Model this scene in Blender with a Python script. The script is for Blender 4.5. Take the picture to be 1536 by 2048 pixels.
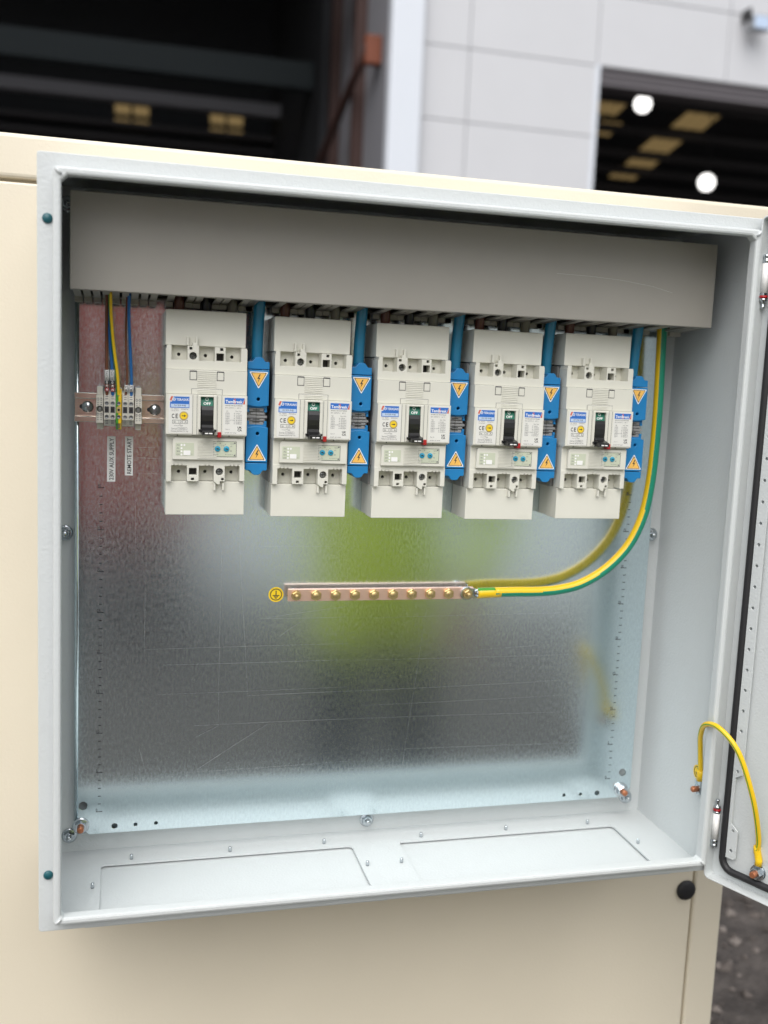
import bpy, bmesh, math, random
from mathutils import Vector, Matrix
random.seed(7)
R = math.radians
scene = bpy.context.scene
for o in list(bpy.data.objects): bpy.data.objects.remove(o)
COL = scene.collection

# ------------------------------------------------------------------ camera
# All dimensions below are millimetres (X right, Y into the panel, Z up; origin = foot of the plate's left ruler)
cam = bpy.data.cameras.new('camera'); camo = bpy.data.objects.new('camera', cam); COL.objects.link(camo)
CX, CY, CZ = 22.14, -1216.66, 540.71
PITCH, ROLL, YAW, FPX = R(-7.546), R(2.472), R(14.829), 2007.5
fw = Vector((math.sin(YAW)*math.cos(PITCH), math.cos(YAW)*math.cos(PITCH), math.sin(PITCH)))
rt = Vector((math.cos(YAW), -math.sin(YAW), 0)); up = rt.cross(fw)
r2 = rt*math.cos(ROLL)+up*math.sin(ROLL); u2 = up*math.cos(ROLL)-rt*math.sin(ROLL)
camo.matrix_world = Matrix(((r2.x, u2.x, -fw.x, CX*.001), (r2.y, u2.y, -fw.y, CY*.001), (r2.z, u2.z, -fw.z, CZ*.001), (0, 0, 0, 1)))
cam.sensor_fit = 'HORIZONTAL'; cam.sensor_width = 36; cam.lens = FPX/1536*36
cam.clip_start = .02; cam.clip_end = 500
cam.dof.use_dof = True; cam.dof.focus_distance = 1.18; cam.dof.aperture_fstop = 4.4
scene.camera = camo

# ------------------------------------------------------------------ sky, sun, exposure (overcast)
SUN_EL, SUN_AZ = R(55), R(203)        # azimuth clockwise from +Y: from in front of the cabinet, a little left
world = bpy.data.worlds.new('World'); scene.world = world; world.use_nodes = True
nt = world.node_tree; nt.nodes.clear()
sky = nt.nodes.new('ShaderNodeTexSky'); sky.sky_type = 'NISHITA'; sky.sun_disc = False
sky.sun_elevation = SUN_EL; sky.sun_rotation = SUN_AZ; sky.dust_density = 4; sky.air_density = 1
hs = nt.nodes.new('ShaderNodeHueSaturation'); hs.inputs['Saturation'].default_value = .35
bg = nt.nodes.new('ShaderNodeBackground'); bg.inputs['Strength'].default_value = .09
wo = nt.nodes.new('ShaderNodeOutputWorld')
nt.links.new(sky.outputs[0], hs.inputs['Color']); nt.links.new(hs.outputs[0], bg.inputs[0]); nt.links.new(bg.outputs[0], wo.inputs[0])
sl = bpy.data.lights.new('sun', 'SUN'); sl.energy = 1.5; sl.angle = R(76); sl.color = (1, .98, .955)
so = bpy.data.objects.new('sun', sl); COL.objects.link(so)
sd = Vector((math.sin(SUN_AZ)*math.cos(SUN_EL), math.cos(SUN_AZ)*math.cos(SUN_EL), math.sin(SUN_EL)))
so.rotation_euler = sd.to_track_quat('Z', 'Y').to_euler(); so.location = (0, -3, 6)
scene.render.engine = 'CYCLES'
scene.view_settings.view_transform = 'Standard'; scene.view_settings.look = 'None'
scene.view_settings.exposure = .8; scene.view_settings.gamma = 1; scene.view_settings.use_curve_mapping = False

# ------------------------------------------------------------------ materials
MATS = {}
def mat(name, col, rough=.5, metal=0, bump=None, var=.06, vscale=60, spec=.5, rvar=0, emit=None, estr=0, coat=0):
    m = bpy.data.materials.new(name); m.use_nodes = True; t = m.node_tree; b = t.nodes['Principled BSDF']
    L = t.links.new
    tc = t.nodes.new('ShaderNodeTexCoord')
    b.inputs['Roughness'].default_value = rough; b.inputs['Metallic'].default_value = metal
    b.inputs['Specular IOR Level'].default_value = spec
    b.inputs['Coat Weight'].default_value = coat
    n = t.nodes.new('ShaderNodeTexNoise'); n.inputs['Scale'].default_value = vscale; n.inputs['Detail'].default_value = 5
    L(tc.outputs['Object'], n.inputs['Vector'])
    mx = t.nodes.new('ShaderNodeMix'); mx.data_type = 'RGBA'
    mx.inputs[6].default_value = [max(0, c*(1-var)) for c in col]+[1]; mx.inputs[7].default_value = [min(1, c*(1+var)) for c in col]+[1]
    L(n.outputs['Fac'], mx.inputs[0]); L(mx.outputs[2], b.inputs['Base Color'])
    if rvar:
        mr = t.nodes.new('ShaderNodeMapRange'); mr.inputs[1].default_value = .3; mr.inputs[2].default_value = .7
        mr.inputs[3].default_value = rough-rvar; mr.inputs[4].default_value = rough+rvar
        L(n.outputs['Fac'], mr.inputs[0]); L(mr.outputs[0], b.inputs['Roughness'])
    if bump:
        sc, st, dist = bump
        nb = t.nodes.new('ShaderNodeTexNoise'); nb.inputs['Scale'].default_value = sc; nb.inputs['Detail'].default_value = 3
        L(tc.outputs['Object'], nb.inputs['Vector'])
        bp = t.nodes.new('ShaderNodeBump'); bp.inputs['Strength'].default_value = st; bp.inputs['Distance'].default_value = dist
        L(nb.outputs['Fac'], bp.inputs['Height']); L(bp.outputs[0], b.inputs['Normal'])
    if emit:
        b.inputs['Emission Color'].default_value = list(emit)+[1]; b.inputs['Emission Strength'].default_value = estr
    MATS[name] = m; return m
mat('paint', (.575, .605, .61), .42, bump=(330, .45, .0009), var=.02)
mat('cream', (.735, .67, .535), .42, bump=(260, .30, .0007), var=.045, vscale=5, rvar=.08)
mat('pvc', (.30, .285, .255), .42, var=.05, vscale=25, bump=(500, .05, .0004))
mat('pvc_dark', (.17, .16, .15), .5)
mat('ivory', (.69, .685, .61), .42, var=.03, bump=(900, .08, .0003))
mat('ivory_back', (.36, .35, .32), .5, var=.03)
mat('ivory_shade', (.47, .46, .42), .45, var=.03)
mat('label', (.74, .74, .70), .35, var=.01)
mat('label_green', (.56, .60, .47), .35, var=.02)
mat('white', (.87, .87, .86), .4, var=.02)
mat('black', (.012, .012, .013), .3, var=.1)
mat('ink', (.03, .03, .035), .6, var=.1)
mat('ink_grey', (.16, .16, .17), .6, var=.1)
mat('ink_blue', (.03, .16, .55), .4, var=.03)
mat('pale_blue', (.50, .62, .80), .4, var=.03)
mat('ink_red', (.62, .12, .09), .4)
mat('off_green', (.02, .17, .11), .35)
mat('button_red', (.42, .015, .02), .3)
mat('dial', (.02, .33, .52), .35)
mat('yellow', (.86, .60, .02), .4, var=.03)
mat('warn', (.90, .52, .12), .4, var=.03)
mat('link_blue', (.01, .20, .48), .38, var=.06, bump=(600, .08, .0003))
mat('cable_blue', (.015, .20, .36), .33, var=.12, bump=(160, .15, .0008))
mat('wire_blue', (.015, .13, .38), .35)
mat('wire_brown', (.16, .055, .025), .4)
mat('cable_brown', (.13, .045, .03), .4)
mat('cable_black', (.015, .017, .02), .4)
mat('cable_grey', (.19, .18, .14), .45)
mat('pe_yellow', (.80, .52, .012), .33, var=.05)
mat('pe_green', (.01, .25, .15), .33, var=.05)
mat('pe_green2', (.06, .30, .03), .33, var=.05)
mat('zinc', (.56, .60, .63), .17, 1, var=.08, vscale=300)
mat('steel_dark', (.30, .31, .32), .3, 1)
mat('copper', (.95, .66, .56), .46, 1, var=.08, vscale=120, bump=(300, .05, .0003))
mat('copper_tip', (.44, .17, .085), .4, .6, var=.2, vscale=200)
mat('brass', (.58, .44, .21), .46, 1, var=.1, vscale=200)
mat('grey_clip', (.27, .27, .27), .45, var=.05)
mat('term_grey', (.64, .62, .55), .45, var=.03)
mat('rail_metal', (.82, .74, .66), .25, 1, var=.04, vscale=90)
mat('rubber', (.015, .015, .017), .55, bump=(200, .2, .0008))
mat('teal', (.008, .09, .11), .4)
mat('cladding', (.57, .58, .605), .5, var=.03, vscale=2)
mat('cladding_white', (.66, .70, .76), .5, var=.02, vscale=2)
mat('joint', (.50, .51, .53), .7)
mat('shutter', (.12, .11, .12), .6)
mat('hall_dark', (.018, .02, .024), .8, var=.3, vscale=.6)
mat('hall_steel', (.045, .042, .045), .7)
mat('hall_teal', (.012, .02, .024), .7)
mat('steel_brown', (.045, .018, .014), .6, var=.2, vscale=6)
mat('steel_orange', (.17, .045, .018), .6, var=.2, vscale=6)
mat('inner_grey', (.22, .22, .24), .7)
mat('rooflight', (.30, .22, .10), .6, emit=(.55, .38, .16), estr=.17)  # daylight coming through the panels is put in as a faint emission
mat('lamp_glass', (.9, .9, .9), .4, emit=(1, .98, .95), estr=1.6)
mat('hivis', (.78, .99, .05), .6, var=.08, vscale=20)
mat('reflective', (.62, .63, .64), .35, .3)
mat('trousers', (.05, .06, .085), .8, var=.2, vscale=30)
mat('skin', (.52, .28, .20), .5)
mat('hair', (.03, .02, .015), .7)
mat('container_red', (.80, .12, .09), .5, var=.1, vscale=3)

mat('concrete', (.34, .345, .34), .8, var=.15, vscale=1.5)
mat('stone_a', (.07, .059, .052), .8, var=.3, vscale=30)
mat('stone_b', (.11, .093, .083), .8, var=.3, vscale=30)
mat('stone_c', (.19, .165, .148), .8, var=.3, vscale=30)
def galvanised():
    m = bpy.data.materials.new('galvanised'); m.use_nodes = True; t = m.node_tree; b = t.nodes['Principled BSDF']; L = t.links.new
    tc = t.nodes.new('ShaderNodeTexCoord'); b.inputs['Metallic'].default_value = 1
    n = t.nodes.new('ShaderNodeTexNoise'); n.inputs['Scale'].default_value = 560; n.inputs['Detail'].default_value = 4; n.inputs['Roughness'].default_value = .7
    L(tc.outputs['Object'], n.inputs['Vector'])
    v = t.nodes.new('ShaderNodeTexVoronoi'); v.inputs['Scale'].default_value = 260; L(tc.outputs['Object'], v.inputs['Vector'])
    # rolling direction: stretched noise
    mp = t.nodes.new('ShaderNodeMapping'); mp.inputs['Scale'].default_value = (420, 420, 170); L(tc.outputs['Object'], mp.inputs[0])
    n2 = t.nodes.new('ShaderNodeTexNoise'); n2.inputs['Scale'].default_value = 1; n2.inputs['Detail'].default_value = 2; L(mp.outputs[0], n2.inputs['Vector'])
    a = t.nodes.new('ShaderNodeMath'); a.operation = 'ADD'; L(n.outputs['Fac'], a.inputs[0]); L(n2.outputs['Fac'], a.inputs[1])
    cr = t.nodes.new('ShaderNodeMapRange'); cr.inputs[1].default_value = .7; cr.inputs[2].default_value = 1.35; cr.inputs[3].default_value = 0; cr.inputs[4].default_value = 1
    L(a.outputs[0], cr.inputs[0])
    mx = t.nodes.new('ShaderNodeMix'); mx.data_type = 'RGBA'; mx.inputs[6].default_value = (.64, .74, .78, 1); mx.inputs[7].default_value = (.82, .94, .97, 1)
    L(cr.outputs[0], mx.inputs[0]); L(mx.outputs[2], b.inputs['Base Color'])
    rr = t.nodes.new('ShaderNodeMapRange'); rr.inputs[3].default_value = .13; rr.inputs[4].default_value = .235; L(cr.outputs[0], rr.inputs[0]); L(rr.outputs[0], b.inputs['Roughness'])
    bp = t.nodes.new('ShaderNodeBump'); bp.inputs['Strength'].default_value = .03; bp.inputs['Distance'].default_value = .0003
    L(v.outputs['Color'], bp.inputs['Height']); L(bp.outputs[0], b.inputs['Normal'])
    MATS['galvanised'] = m
galvanised()
mat('scratch', (.80, .83, .84), .45, 1)

def ground_mat():
    m = bpy.data.materials.new('gravel'); m.use_nodes = True; t = m.node_tree; b = t.nodes['Principled BSDF']; L = t.links.new
    tc = t.nodes.new('ShaderNodeTexCoord')
    n = t.nodes.new('ShaderNodeTexNoise'); n.inputs['Scale'].default_value = 9; n.inputs['Detail'].default_value = 8; n.inputs['Roughness'].default_value = .7
    L(tc.outputs['Object'], n.inputs['Vector'])
    cr = t.nodes.new('ShaderNodeValToRGB'); cr.color_ramp.elements[0].position = .35; cr.color_ramp.elements[0].color = (.035, .03, .027, 1)
    cr.color_ramp.elements[1].position = .68; cr.color_ramp.elements[1].color = (.11, .095, .086, 1)
    L(n.outputs['Fac'], cr.inputs[0]); L(cr.outputs[0], b.inputs['Base Color']); b.inputs['Roughness'].default_value = .85
    v = t.nodes.new('ShaderNodeTexVoronoi'); v.inputs['Scale'].default_value = 45; L(tc.outputs['Object'], v.inputs['Vector'])
    bp = t.nodes.new('ShaderNodeBump'); bp.inputs['Strength'].default_value = .7; bp.inputs['Distance'].default_value = .012
    L(v.outputs['Distance'], bp.inputs['Height']); L(bp.outputs[0], b.inputs['Normal'])
    MATS['gravel'] = m
ground_mat()

# ------------------------------------------------------------------ helpers
ORIG = {}
def thing(name, label, cat, loc=(0, 0, 0), group=None):
    o = bpy.data.objects.new(name, None); COL.objects.link(o); o.empty_display_size = .02
    o.location = Vector(loc)*.001; o['label'] = label; o['category'] = cat
    if group: o['group'] = group
    ORIG[o.name] = Vector(loc); return o
def tag(o, label, cat, group=None):
    o['label'] = label; o['category'] = cat
    if group: o['group'] = group
    return o
def arc(cx, cz, r, a0, a1, n):
    return [(cx+r*math.cos(R(a0+(a1-a0)*i/n)), cz+r*math.sin(R(a0+(a1-a0)*i/n))) for i in range(n+1)]
def circle(cx, cz, r, n=20): return arc(cx, cz, r, 0, 360, n)[:-1]
def rect(x0, x1, z0, z1): return [(x0, z0), (x1, z0), (x1, z1), (x0, z1)]
def rrect(x0, x1, z0, z1, r, n=4):
    return arc(x1-r, z0+r, r, -90, 0, n)+arc(x1-r, z1-r, r, 0, 90, n)+arc(x0+r, z1-r, r, 90, 180, n)+arc(x0+r, z0+r, r, 180, 270, n)
def spline(pts, n=8):
    P = [Vector(p) for p in pts]; P = [P[0]*2-P[1]]+P+[P[-1]*2-P[-2]]; out = []
    for i in range(1, len(P)-2):
        for k in range(n):
            t = k/n; a, b, c, d = P[i-1:i+3]
            out.append(.5*((2*b)+(c-a)*t+(2*a-5*b+4*c-d)*t*t+(3*b-a-3*c+d)*t**3))
    out.append(P[-2]); return out

def curve_mesh(loops, thick=0, bevel=0, text=None, size=10, offset=0):
    """filled 2-D outline with holes (or a line of text): (verts, faces) in the curve's own XY plane, thickness along Z"""
    if text is None:
        c = bpy.data.curves.new('c', 'CURVE'); c.dimensions = '2D'; c.fill_mode = 'BOTH'
        for lp in loops:
            s = c.splines.new('POLY'); s.points.add(len(lp)-1); s.use_cyclic_u = True
            for p, q in zip(s.points, lp): p.co = (q[0], q[1], 0, 1)
    else:
        c = bpy.data.curves.new('c', 'FONT'); c.body = text; c.size = size; c.resolution_u = 3; c.offset = offset
    c.extrude = max(0, thick/2-bevel)
    if bevel: c.bevel_depth = bevel; c.bevel_resolution = 1; c.offset = -bevel
    o = bpy.data.objects.new('c', c); COL.objects.link(o)
    dg = bpy.context.evaluated_depsgraph_get(); me = bpy.data.meshes.new_from_object(o.evaluated_get(dg))
    vs = [tuple(v.co) for v in me.vertices]; fs = [tuple(p.vertices) for p in me.polygons]
    bpy.data.objects.remove(o); bpy.data.curves.remove(c); bpy.data.meshes.remove(me)
    return vs, fs

class MB:
    def __init__(s): s.v = []; s.f = []; s.m = []; s.sm = []
    def raw(s, vs, fs, mi=0, smooth=False):
        k = len(s.v); s.v += [Vector(v) for v in vs]
        for f in fs: s.f.append([i+k for i in f]); s.m.append(mi); s.sm.append(smooth)
        return s
    def box(s, x0, x1, y0, y1, z0, z1, bev=0, mi=0, seg=2):
        b = bmesh.new(); bmesh.ops.create_cube(b, size=1)
        for v in b.verts: v.co = Vector(((x0+x1)/2+v.co.x*(x1-x0), (y0+y1)/2+v.co.y*(y1-y0), (z0+z1)/2+v.co.z*(z1-z0)))
        if bev: bmesh.ops.bevel(b, geom=b.edges[:], offset=bev, segments=seg, affect='EDGES', profile=.5)
        b.verts.index_update()
        vs = [v.co.copy() for v in b.verts]; fs = [[v.index for v in f.verts] for f in b.faces]; b.free()
        return s.raw(vs, fs, mi)
    def sheet(s, loops, y0, y1, bev=0, mi=0, mp=None):
        """outline in XZ, filled between depths y0 (front, smaller) and y1; mp remaps (a, b, depth)"""
        vs, fs = curve_mesh(loops, abs(y1-y0), bev); yc = (y0+y1)/2
        mp = mp or (lambda a, b, d: (a, d, b))
        return s.raw([mp(x, z, yc-h) for x, z, h in vs], fs, mi)
    def text(s, body, x0, x1, z0, z1, y, mi=0, rot=0, bold=.0, mp=None):
        """text fitted into a box; rot 90 reads upwards"""
        vs, fs = curve_mesh(None, 0, 0, body, 10, bold)
        if not vs: return s
        xa, xb = min(v[0] for v in vs), max(v[0] for v in vs); za, zb = min(v[1] for v in vs), max(v[1] for v in vs)
        mp = mp or (lambda a, b, d: (a, d, b)); out = []
        for x, z, _ in vs:
            u = (x-xa)/(xb-xa); w = (z-za)/(zb-za) if zb > za else 0
            if rot == 90: u, w = 1-w, u
            out.append(mp(x0+u*(x1-x0), z0+w*(z1-z0), y))
        return s.raw(out, fs, mi)
    def prism(s, poly, x0, x1, mi=0, smooth=False):
        """outline in (y, z) extruded along X"""
        n = len(poly); vs = [(x0, y, z) for y, z in poly]+[(x1, y, z) for y, z in poly]
        fs = [[(i+1) % n, i, n+i, n+(i+1) % n] for i in range(n)]
        s.raw(vs, fs, mi, smooth); k = len(s.v)-2*n
        s.f += [[k+i for i in range(n)], [k+n+n-1-i for i in range(n)]]; s.m += [mi, mi]; s.sm += [False, False]
        return s
    def lathe(s, prof, o, ax='y', n=20, mi=0, smooth=True, sgn=-1):
        """profile [(radius, height)] revolved; height runs from o towards sgn*axis"""
        vs = []; fs = []
        for r, h in prof:
            for i in range(n):
                a = 2*math.pi*(i+.5)/n; c, d = r*math.cos(a), r*math.sin(a); h2 = sgn*h
                vs.append((o[0]+c, o[1]+h2, o[2]+d) if ax == 'y' else (o[0]+h2, o[1]+c, o[2]+d) if ax == 'x' else (o[0]+c, o[1]+d, o[2]+h2))
        for j in range(len(prof)-1):
            for i in range(n): fs.append([j*n+i, j*n+(i+1) % n, (j+1)*n+(i+1) % n, (j+1)*n+i])
        s.raw(vs, fs, mi, smooth); k = len(s.v)-len(vs)
        for j in (0, len(prof)-1):
            if prof[j][0] > 0: s.f.append([k+j*n+i for i in range(n)]); s.m.append(mi); s.sm.append(False)
        return s
    def tube(s, path, r, n=12, mi=0, ref=None, stripe=None, cap=True):
        """stripe(angle 0..360) -> material index; angle 0 = ref side"""
        P = [Vector(p) for p in path]; T = [(P[min(i+1, len(P)-1)]-P[max(i-1, 0)]).normalized() for i in range(len(P))]
        N = Vector(ref) if ref else T[0].orthogonal(); rad = r if callable(r) else (lambda t: r); vs = []; fs = []; ms = []
        for i, (p, t) in enumerate(zip(P, T)):
            N = (N-t*N.dot(t)).normalized(); B = t.cross(N); q = rad(i/(len(P)-1))
            for j in range(n):
                a = 2*math.pi*j/n; vs.append(p+(N*math.cos(a)+B*math.sin(a))*q)
        for i in range(len(P)-1):
            for j in range(n):
                fs.append([i*n+j, i*n+(j+1) % n, (i+1)*n+(j+1) % n, (i+1)*n+j]); ms.append(stripe((j+.5)*360/n, i/(len(P)-1)) if stripe else mi)
        k = len(s.v); s.v += vs
        for f, q in zip(fs, ms): s.f.append([x+k for x in f]); s.m.append(q); s.sm.append(True)
        if cap:
            s.f += [[k+j for j in range(n)], [k+(len(P)-1)*n+j for j in range(n)]]; s.m += [mi, mi]; s.sm += [False, False]
        return s
    def build(s, name, mats, parent=None, at=None):
        """one mesh object; under a thing the geometry is made relative to the thing's base"""
        if isinstance(mats, str): mats = [mats]
        og = Vector((0, 0, 0))
        if parent: og = ORIG[parent.name]
        elif at: og = Vector(at)
        me = bpy.data.meshes.new(name); me.from_pydata([(v-og)*.001 for v in s.v], [], s.f)
        for m in mats: me.materials.append(MATS[m])
        me.polygons.foreach_set('material_index', s.m); me.polygons.foreach_set('use_smooth', s.sm)
        bm = bmesh.new(); bm.from_mesh(me); bmesh.ops.recalc_face_normals(bm, faces=bm.faces[:]); bm.to_mesh(me); bm.free(); me.update()
        o = bpy.data.objects.new(name, me); COL.objects.link(o); ORIG[o.name] = og
        if parent: o.parent = parent
        else: o.location = og*.001
        return o
def copy_tree(o, parent=None):
    c = o.copy(); COL.objects.link(c); c.parent = parent
    for ch in list(o.children): copy_tree(ch, c)
    return c
def hexa(mb, x, y, z, r, h, ax='y', mi=0, rot=0, sgn=-1):
    a0 = 360*(.5)/6
    return mb.lathe([(r*.9, 0), (r, h*.12), (r, h*.85), (r*.86, h)], (x, y, z), ax, 6, mi, False, sgn)

# ------------------------------------------------------------------ ground
b = MB(); b.raw([(-60000, -60000, -1000), (60000, -60000, -1000), (60000, 60000, -1000), (-60000, 60000, -1000)], [(0, 1, 2, 3)])
g = b.build('ground', 'gravel'); g['kind'] = 'structure'; g['label'] = 'dark brown gravel yard'

b = MB().box(-40000, 40000, -50000, -5200, -999, -992, 0)  # unseen pale slab added so the plate reflects a lighter yard
o = b.build('concrete_apron', 'concrete'); o['kind'] = 'structure'; o['label'] = 'pale concrete apron, unseen, added behind the camera for the plate reflection'
b = MB()
for i in range(2600):
    x, y = random.uniform(1150, 3600), random.uniform(300, 4200); s = random.uniform(7, 24); a = random.uniform(0, 6.3)
    pts = [(math.cos(a+k*1.571)*s*random.uniform(.7, 1.3), math.sin(a+k*1.571)*s*random.uniform(.7, 1.3), random.uniform(-.2, .2)*s) for k in range(4)]+[(random.uniform(-.3, .3)*s, random.uniform(-.3, .3)*s, s*random.uniform(.4, .8)), (0, 0, -s*.5)]
    b.raw([(x+p[0], y+p[1], -1000+s*.25+p[2]) for p in pts], [(0, 1, 4), (1, 2, 4), (2, 3, 4), (3, 0, 4), (1, 0, 5), (2, 1, 5), (3, 2, 5), (0, 3, 5)], i % 3)
o = b.build('gravel_stones', ['stone_a', 'stone_b', 'stone_c']); o['kind'] = 'stuff'; o['label'] = 'loose gravel stones on the yard beside the canopy'; o['category'] = 'gravel'

# ------------------------------------------------------------------ generator canopy (cream)
can = thing('generator_canopy', 'cream painted steel generator canopy that carries the grey cabinet', 'generator', (0, 30, -1000))
MB().box(-2600, 854.5, 30, 70, -900, 744, 2.5).build('side_panel', 'cream', can)
MB().box(-2600, 908, 30, 70, 748.5, 798, 5, seg=3).build('top_rail', 'cream', can)
MB().box(858.5, 908, 30, 75, -900, 748, 4, seg=3).build('corner_post', 'cream', can)
MB().box(-2595, 903, 45, 1150, -880, 790, 4).build('shell', 'cream', can)
MB().box(-2650, 960, 10, 1200, -1000, -900, 4).build('base_frame', 'black', can)
MB().lathe([(14.5, 0), (15.5, 2), (14.5, 4.5), (11, 6.3), (5, 7.2), (0, 7.4)], (842.5, 30, -195.5), n=28).build('blanking_plug', 'rubber', can)

# ------------------------------------------------------------------ enclosure
FX0, FX1, FZ0, FZ1, FY = -58.9, 750.7, -62.6, 745.1, -152.6
E_, LW, LY = 15.5, 7.6, -173.5
enc = thing('electrical_enclosure', 'light grey textured steel wall cabinet standing open on the cream canopy', 'electrical cabinet', (345, 26, FZ0))
w = MB()
w.box(FX0, FX0+2, FY, 26, FZ0, FZ1); w.box(FX1-2, FX1, FY, 26, FZ0, FZ1)
w.box(FX0+2, FX1-2, FY, 26, FZ1-2, FZ1); w.build('side_wall', 'paint', enc)
MB().box(FX0+2, FX1-2, 24, 26, FZ0+2, FZ1-2).build('back_wall', 'paint', enc)
G1 = (2.5, 315.5, -140, -18); G2 = (378.5, 687, -140, -18)
MB().sheet([rect(FX0+2, FX1-2, FY+2, 24), rrect(*G1, 6), rrect(*G2, 6)], 0, 2, mp=lambda a, c, d: (a, c, FZ0+2-d)).build('floor_panel', 'paint', enc)
for gq in (G1, G2):
    MB().box(gq[0]-14, gq[1]+14, gq[2]-8, gq[3]+14, FZ0-4.2, FZ0-2.2).build('gland_plate', 'paint', enc)
MB().sheet([rrect(FX0-.4, FX1+.4, FZ0-.4, FZ1+.4, 3.5), rect(FX0+E_+2, FX1-E_-2, FZ0+E_+2, FZ1-E_-2)], FY-1.8, FY+1.2, .9).build('front_flange', 'paint', enc)
MB().sheet([rrect(FX0+E_, FX1-E_, FZ0+E_, FZ1-E_, 4, 2), [(FX0+E_+LW+3, FZ0+E_+LW), (FX1-E_-LW-3, FZ0+E_+LW), (FX1-E_-LW, FZ0+E_+LW+3), (FX1-E_-LW, FZ1-E_-LW-5), (FX1-E_-LW-6, FZ1-E_-LW), (FX0+E_+LW+6, FZ1-E_-LW), (FX0+E_+LW, FZ1-E_-LW-6), (FX0+E_+LW, FZ0+E_+LW+3)]], LY, LY+14.5, 2.4).sheet([rrect(FX0+E_, FX1-E_, FZ0+E_, FZ1-E_, 4, 2), rrect(FX0+E_+2.6, FX1-E_-2.6, FZ0+E_+2.6, FZ1-E_-2.6, 3, 2)], LY+11, FY-.5).build('rain_lip', 'paint', enc)
for x, z, a in ((FX0+E_+3.5, FZ1-E_-3.5, 135), (FX1-E_-3.5, FZ1-E_-3.5, 45), (FX0+E_+3.5, FZ0+E_+3.5, -135), (FX1-E_-3.5, FZ0+E_+3.5, -45)):
    d = Vector((math.cos(R(a)), 0, math.sin(R(a))))
    c = Vector((x, LY-.6, z))
    MB().tube([c-d*6, c-d*3+Vector((0, -.7, 0)), c, c+d*2+Vector((0, .6, 0))], lambda t: 1.1+.6*math.sin(t*3.1), 8).build('corner_weld', 'paint', enc)
for x, y in ((38.5, -8.2), (-6.1, -72.8), (159.5, -8.3), (281, -6.5), (323, -73.7), (412, -8.8), (533, -7.5), (367.2, -73.2), (654, -8.1), (695.5, -75)):
    MB().lathe([(2.1, 0), (2.1, 5), (1.5, 6.2), (0, 6.3)], (x, y, FZ0+2), 'z', 10, sgn=1).build('gland_stud', 'zinc', enc)
for z in (682.2, 1.5):
    MB().lathe([(5, 0), (5, 1.2), (3.8, 2.4), (0, 2.8)], (-49.4, FY-1.8, z), n=18).build('hole_plug', 'teal', enc)
def bolt(parent, x, y, z, r=6, stud=None, name='stud_nut'):
    m = MB(); m.lathe([(r*1.45, 0), (r*1.45, 1.3), (r*1.2, 1.8)], (x, y, z), n=22)
    hexa(m, x, y-1.8, z, r*1.12, r*.95)
    L = 4 if stud is None else 5.5
    m.lathe([(r*.58, 0), (r*.58, L), (r*.4, L+1.2), (0, L+1.3)], (x, y-1.8-r*.9, z), n=14, mi=1)
    m.build(name, ['zinc', stud or 'zinc'], parent)
for x, z in ((-42, 342.7), (735, 342.5), (-36.5, -39), (344.7, -46), (727, -39), (-39.6, 723.6)):
    bolt(enc, x, 24, z, 6.4)
# right-wall earth stud
m = MB(); m.lathe([(9, 0), (9, 1.5)], (FX1-2, -130, 36), 'x', 20); hexa(m, FX1-3.5, -130, 36, 7.5, 6, 'x')
m.lathe([(3.8, 0), (3.8, 6.5), (2.5, 8), (0, 8)], (FX1-9.5, -130, 36), 'x', 14, 1); m.build('earth_stud', ['zinc', 'copper_tip'], enc)
# hinges
for zc, s in ((1.2, 1), (676.5, -1)):
    x, y = 750, -164
    hg = MB().lathe([(4.3, -17), (4.3, 17)], (x, y, zc), 'z', 18, sgn=1).build('hinge', 'white', enc)
    ORIG[hg.name] = ORIG[enc.name]
    MB().lathe([(3.6, 0), (4.4, .6), (4.4, 4.4), (3.7, 4.8), (3.7, 6), (4.4, 6.4), (4.4, 9.5), (3.4, 10)], (x, y, zc-s*17.2), 'z', 16, sgn=-s).build('hinge_pin', 'zinc', hg)
    MB().lathe([(4.4, 0), (4.4, 2.8), (4.4, 2.8)], (x, y, zc+s*17.2), 'z', 16, sgn=s).build('hinge_pin', 'zinc', hg)
    MB().lathe([(4.6, 0), (4.6, 2.8)], (x, y, zc+s*20.1), 'z', 16, sgn=s).build('red_ring', 'button_red', hg)
    MB().lathe([(4.3, 0), (4.3, 3.2), (2.4, 4.2), (1.7, 5), (1.7, 8.8), (2.3, 9.2), (2.3, 11.5), (1.5, 12)], (x, y, zc+s*23), 'z', 14, sgn=s).build('hinge_pin', 'zinc', hg)

# door, swung open past a right angle
TH = R(24.5); DP = Vector((764, -178, 0)); DW = Vector((math.sin(TH), -math.cos(TH), 0)); DN = Vector((math.cos(TH), math.sin(TH), 0))
def dmap(a, c, d): return DP+DW*a+DN*d+Vector((0, 0, c))
DZ0, DZ1 = -66.5, 747
door = MB()
door.sheet([rrect(-24, 778, DZ0, DZ1, 7)], 0, 2, mp=dmap)
door.sheet([rrect(-24, 778, DZ0, DZ1, 7), rrect(-22, 776, DZ0+2, DZ1-2, 5)], -16, .5, .7, mp=dmap)
door = door.build('door', 'paint', enc); ORIG[door.name] = ORIG[enc.name]; door['label'] = 'door swung open to the right with black gasket inside'
gp = [dmap(a, c, -3.8) for a, c in rrect(-6.8, 760, -51, 731.5, 15, 6)]; gp = gp+[gp[0], gp[1]]
MB().tube(gp, 4.6, 12, cap=False).build('gasket', 'rubber', door)
hl = [circle(3.6, 466.4-25.78*i, 2.0, 14) for i in range(-9, 16)]+[circle(4.8, 2.9, 2, 14), circle(4.4, -23.3, 2.2, 14), circle(4.8, 717-28, 2, 14)]
hl = [h for h in hl if h[0][1] > -30]
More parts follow.
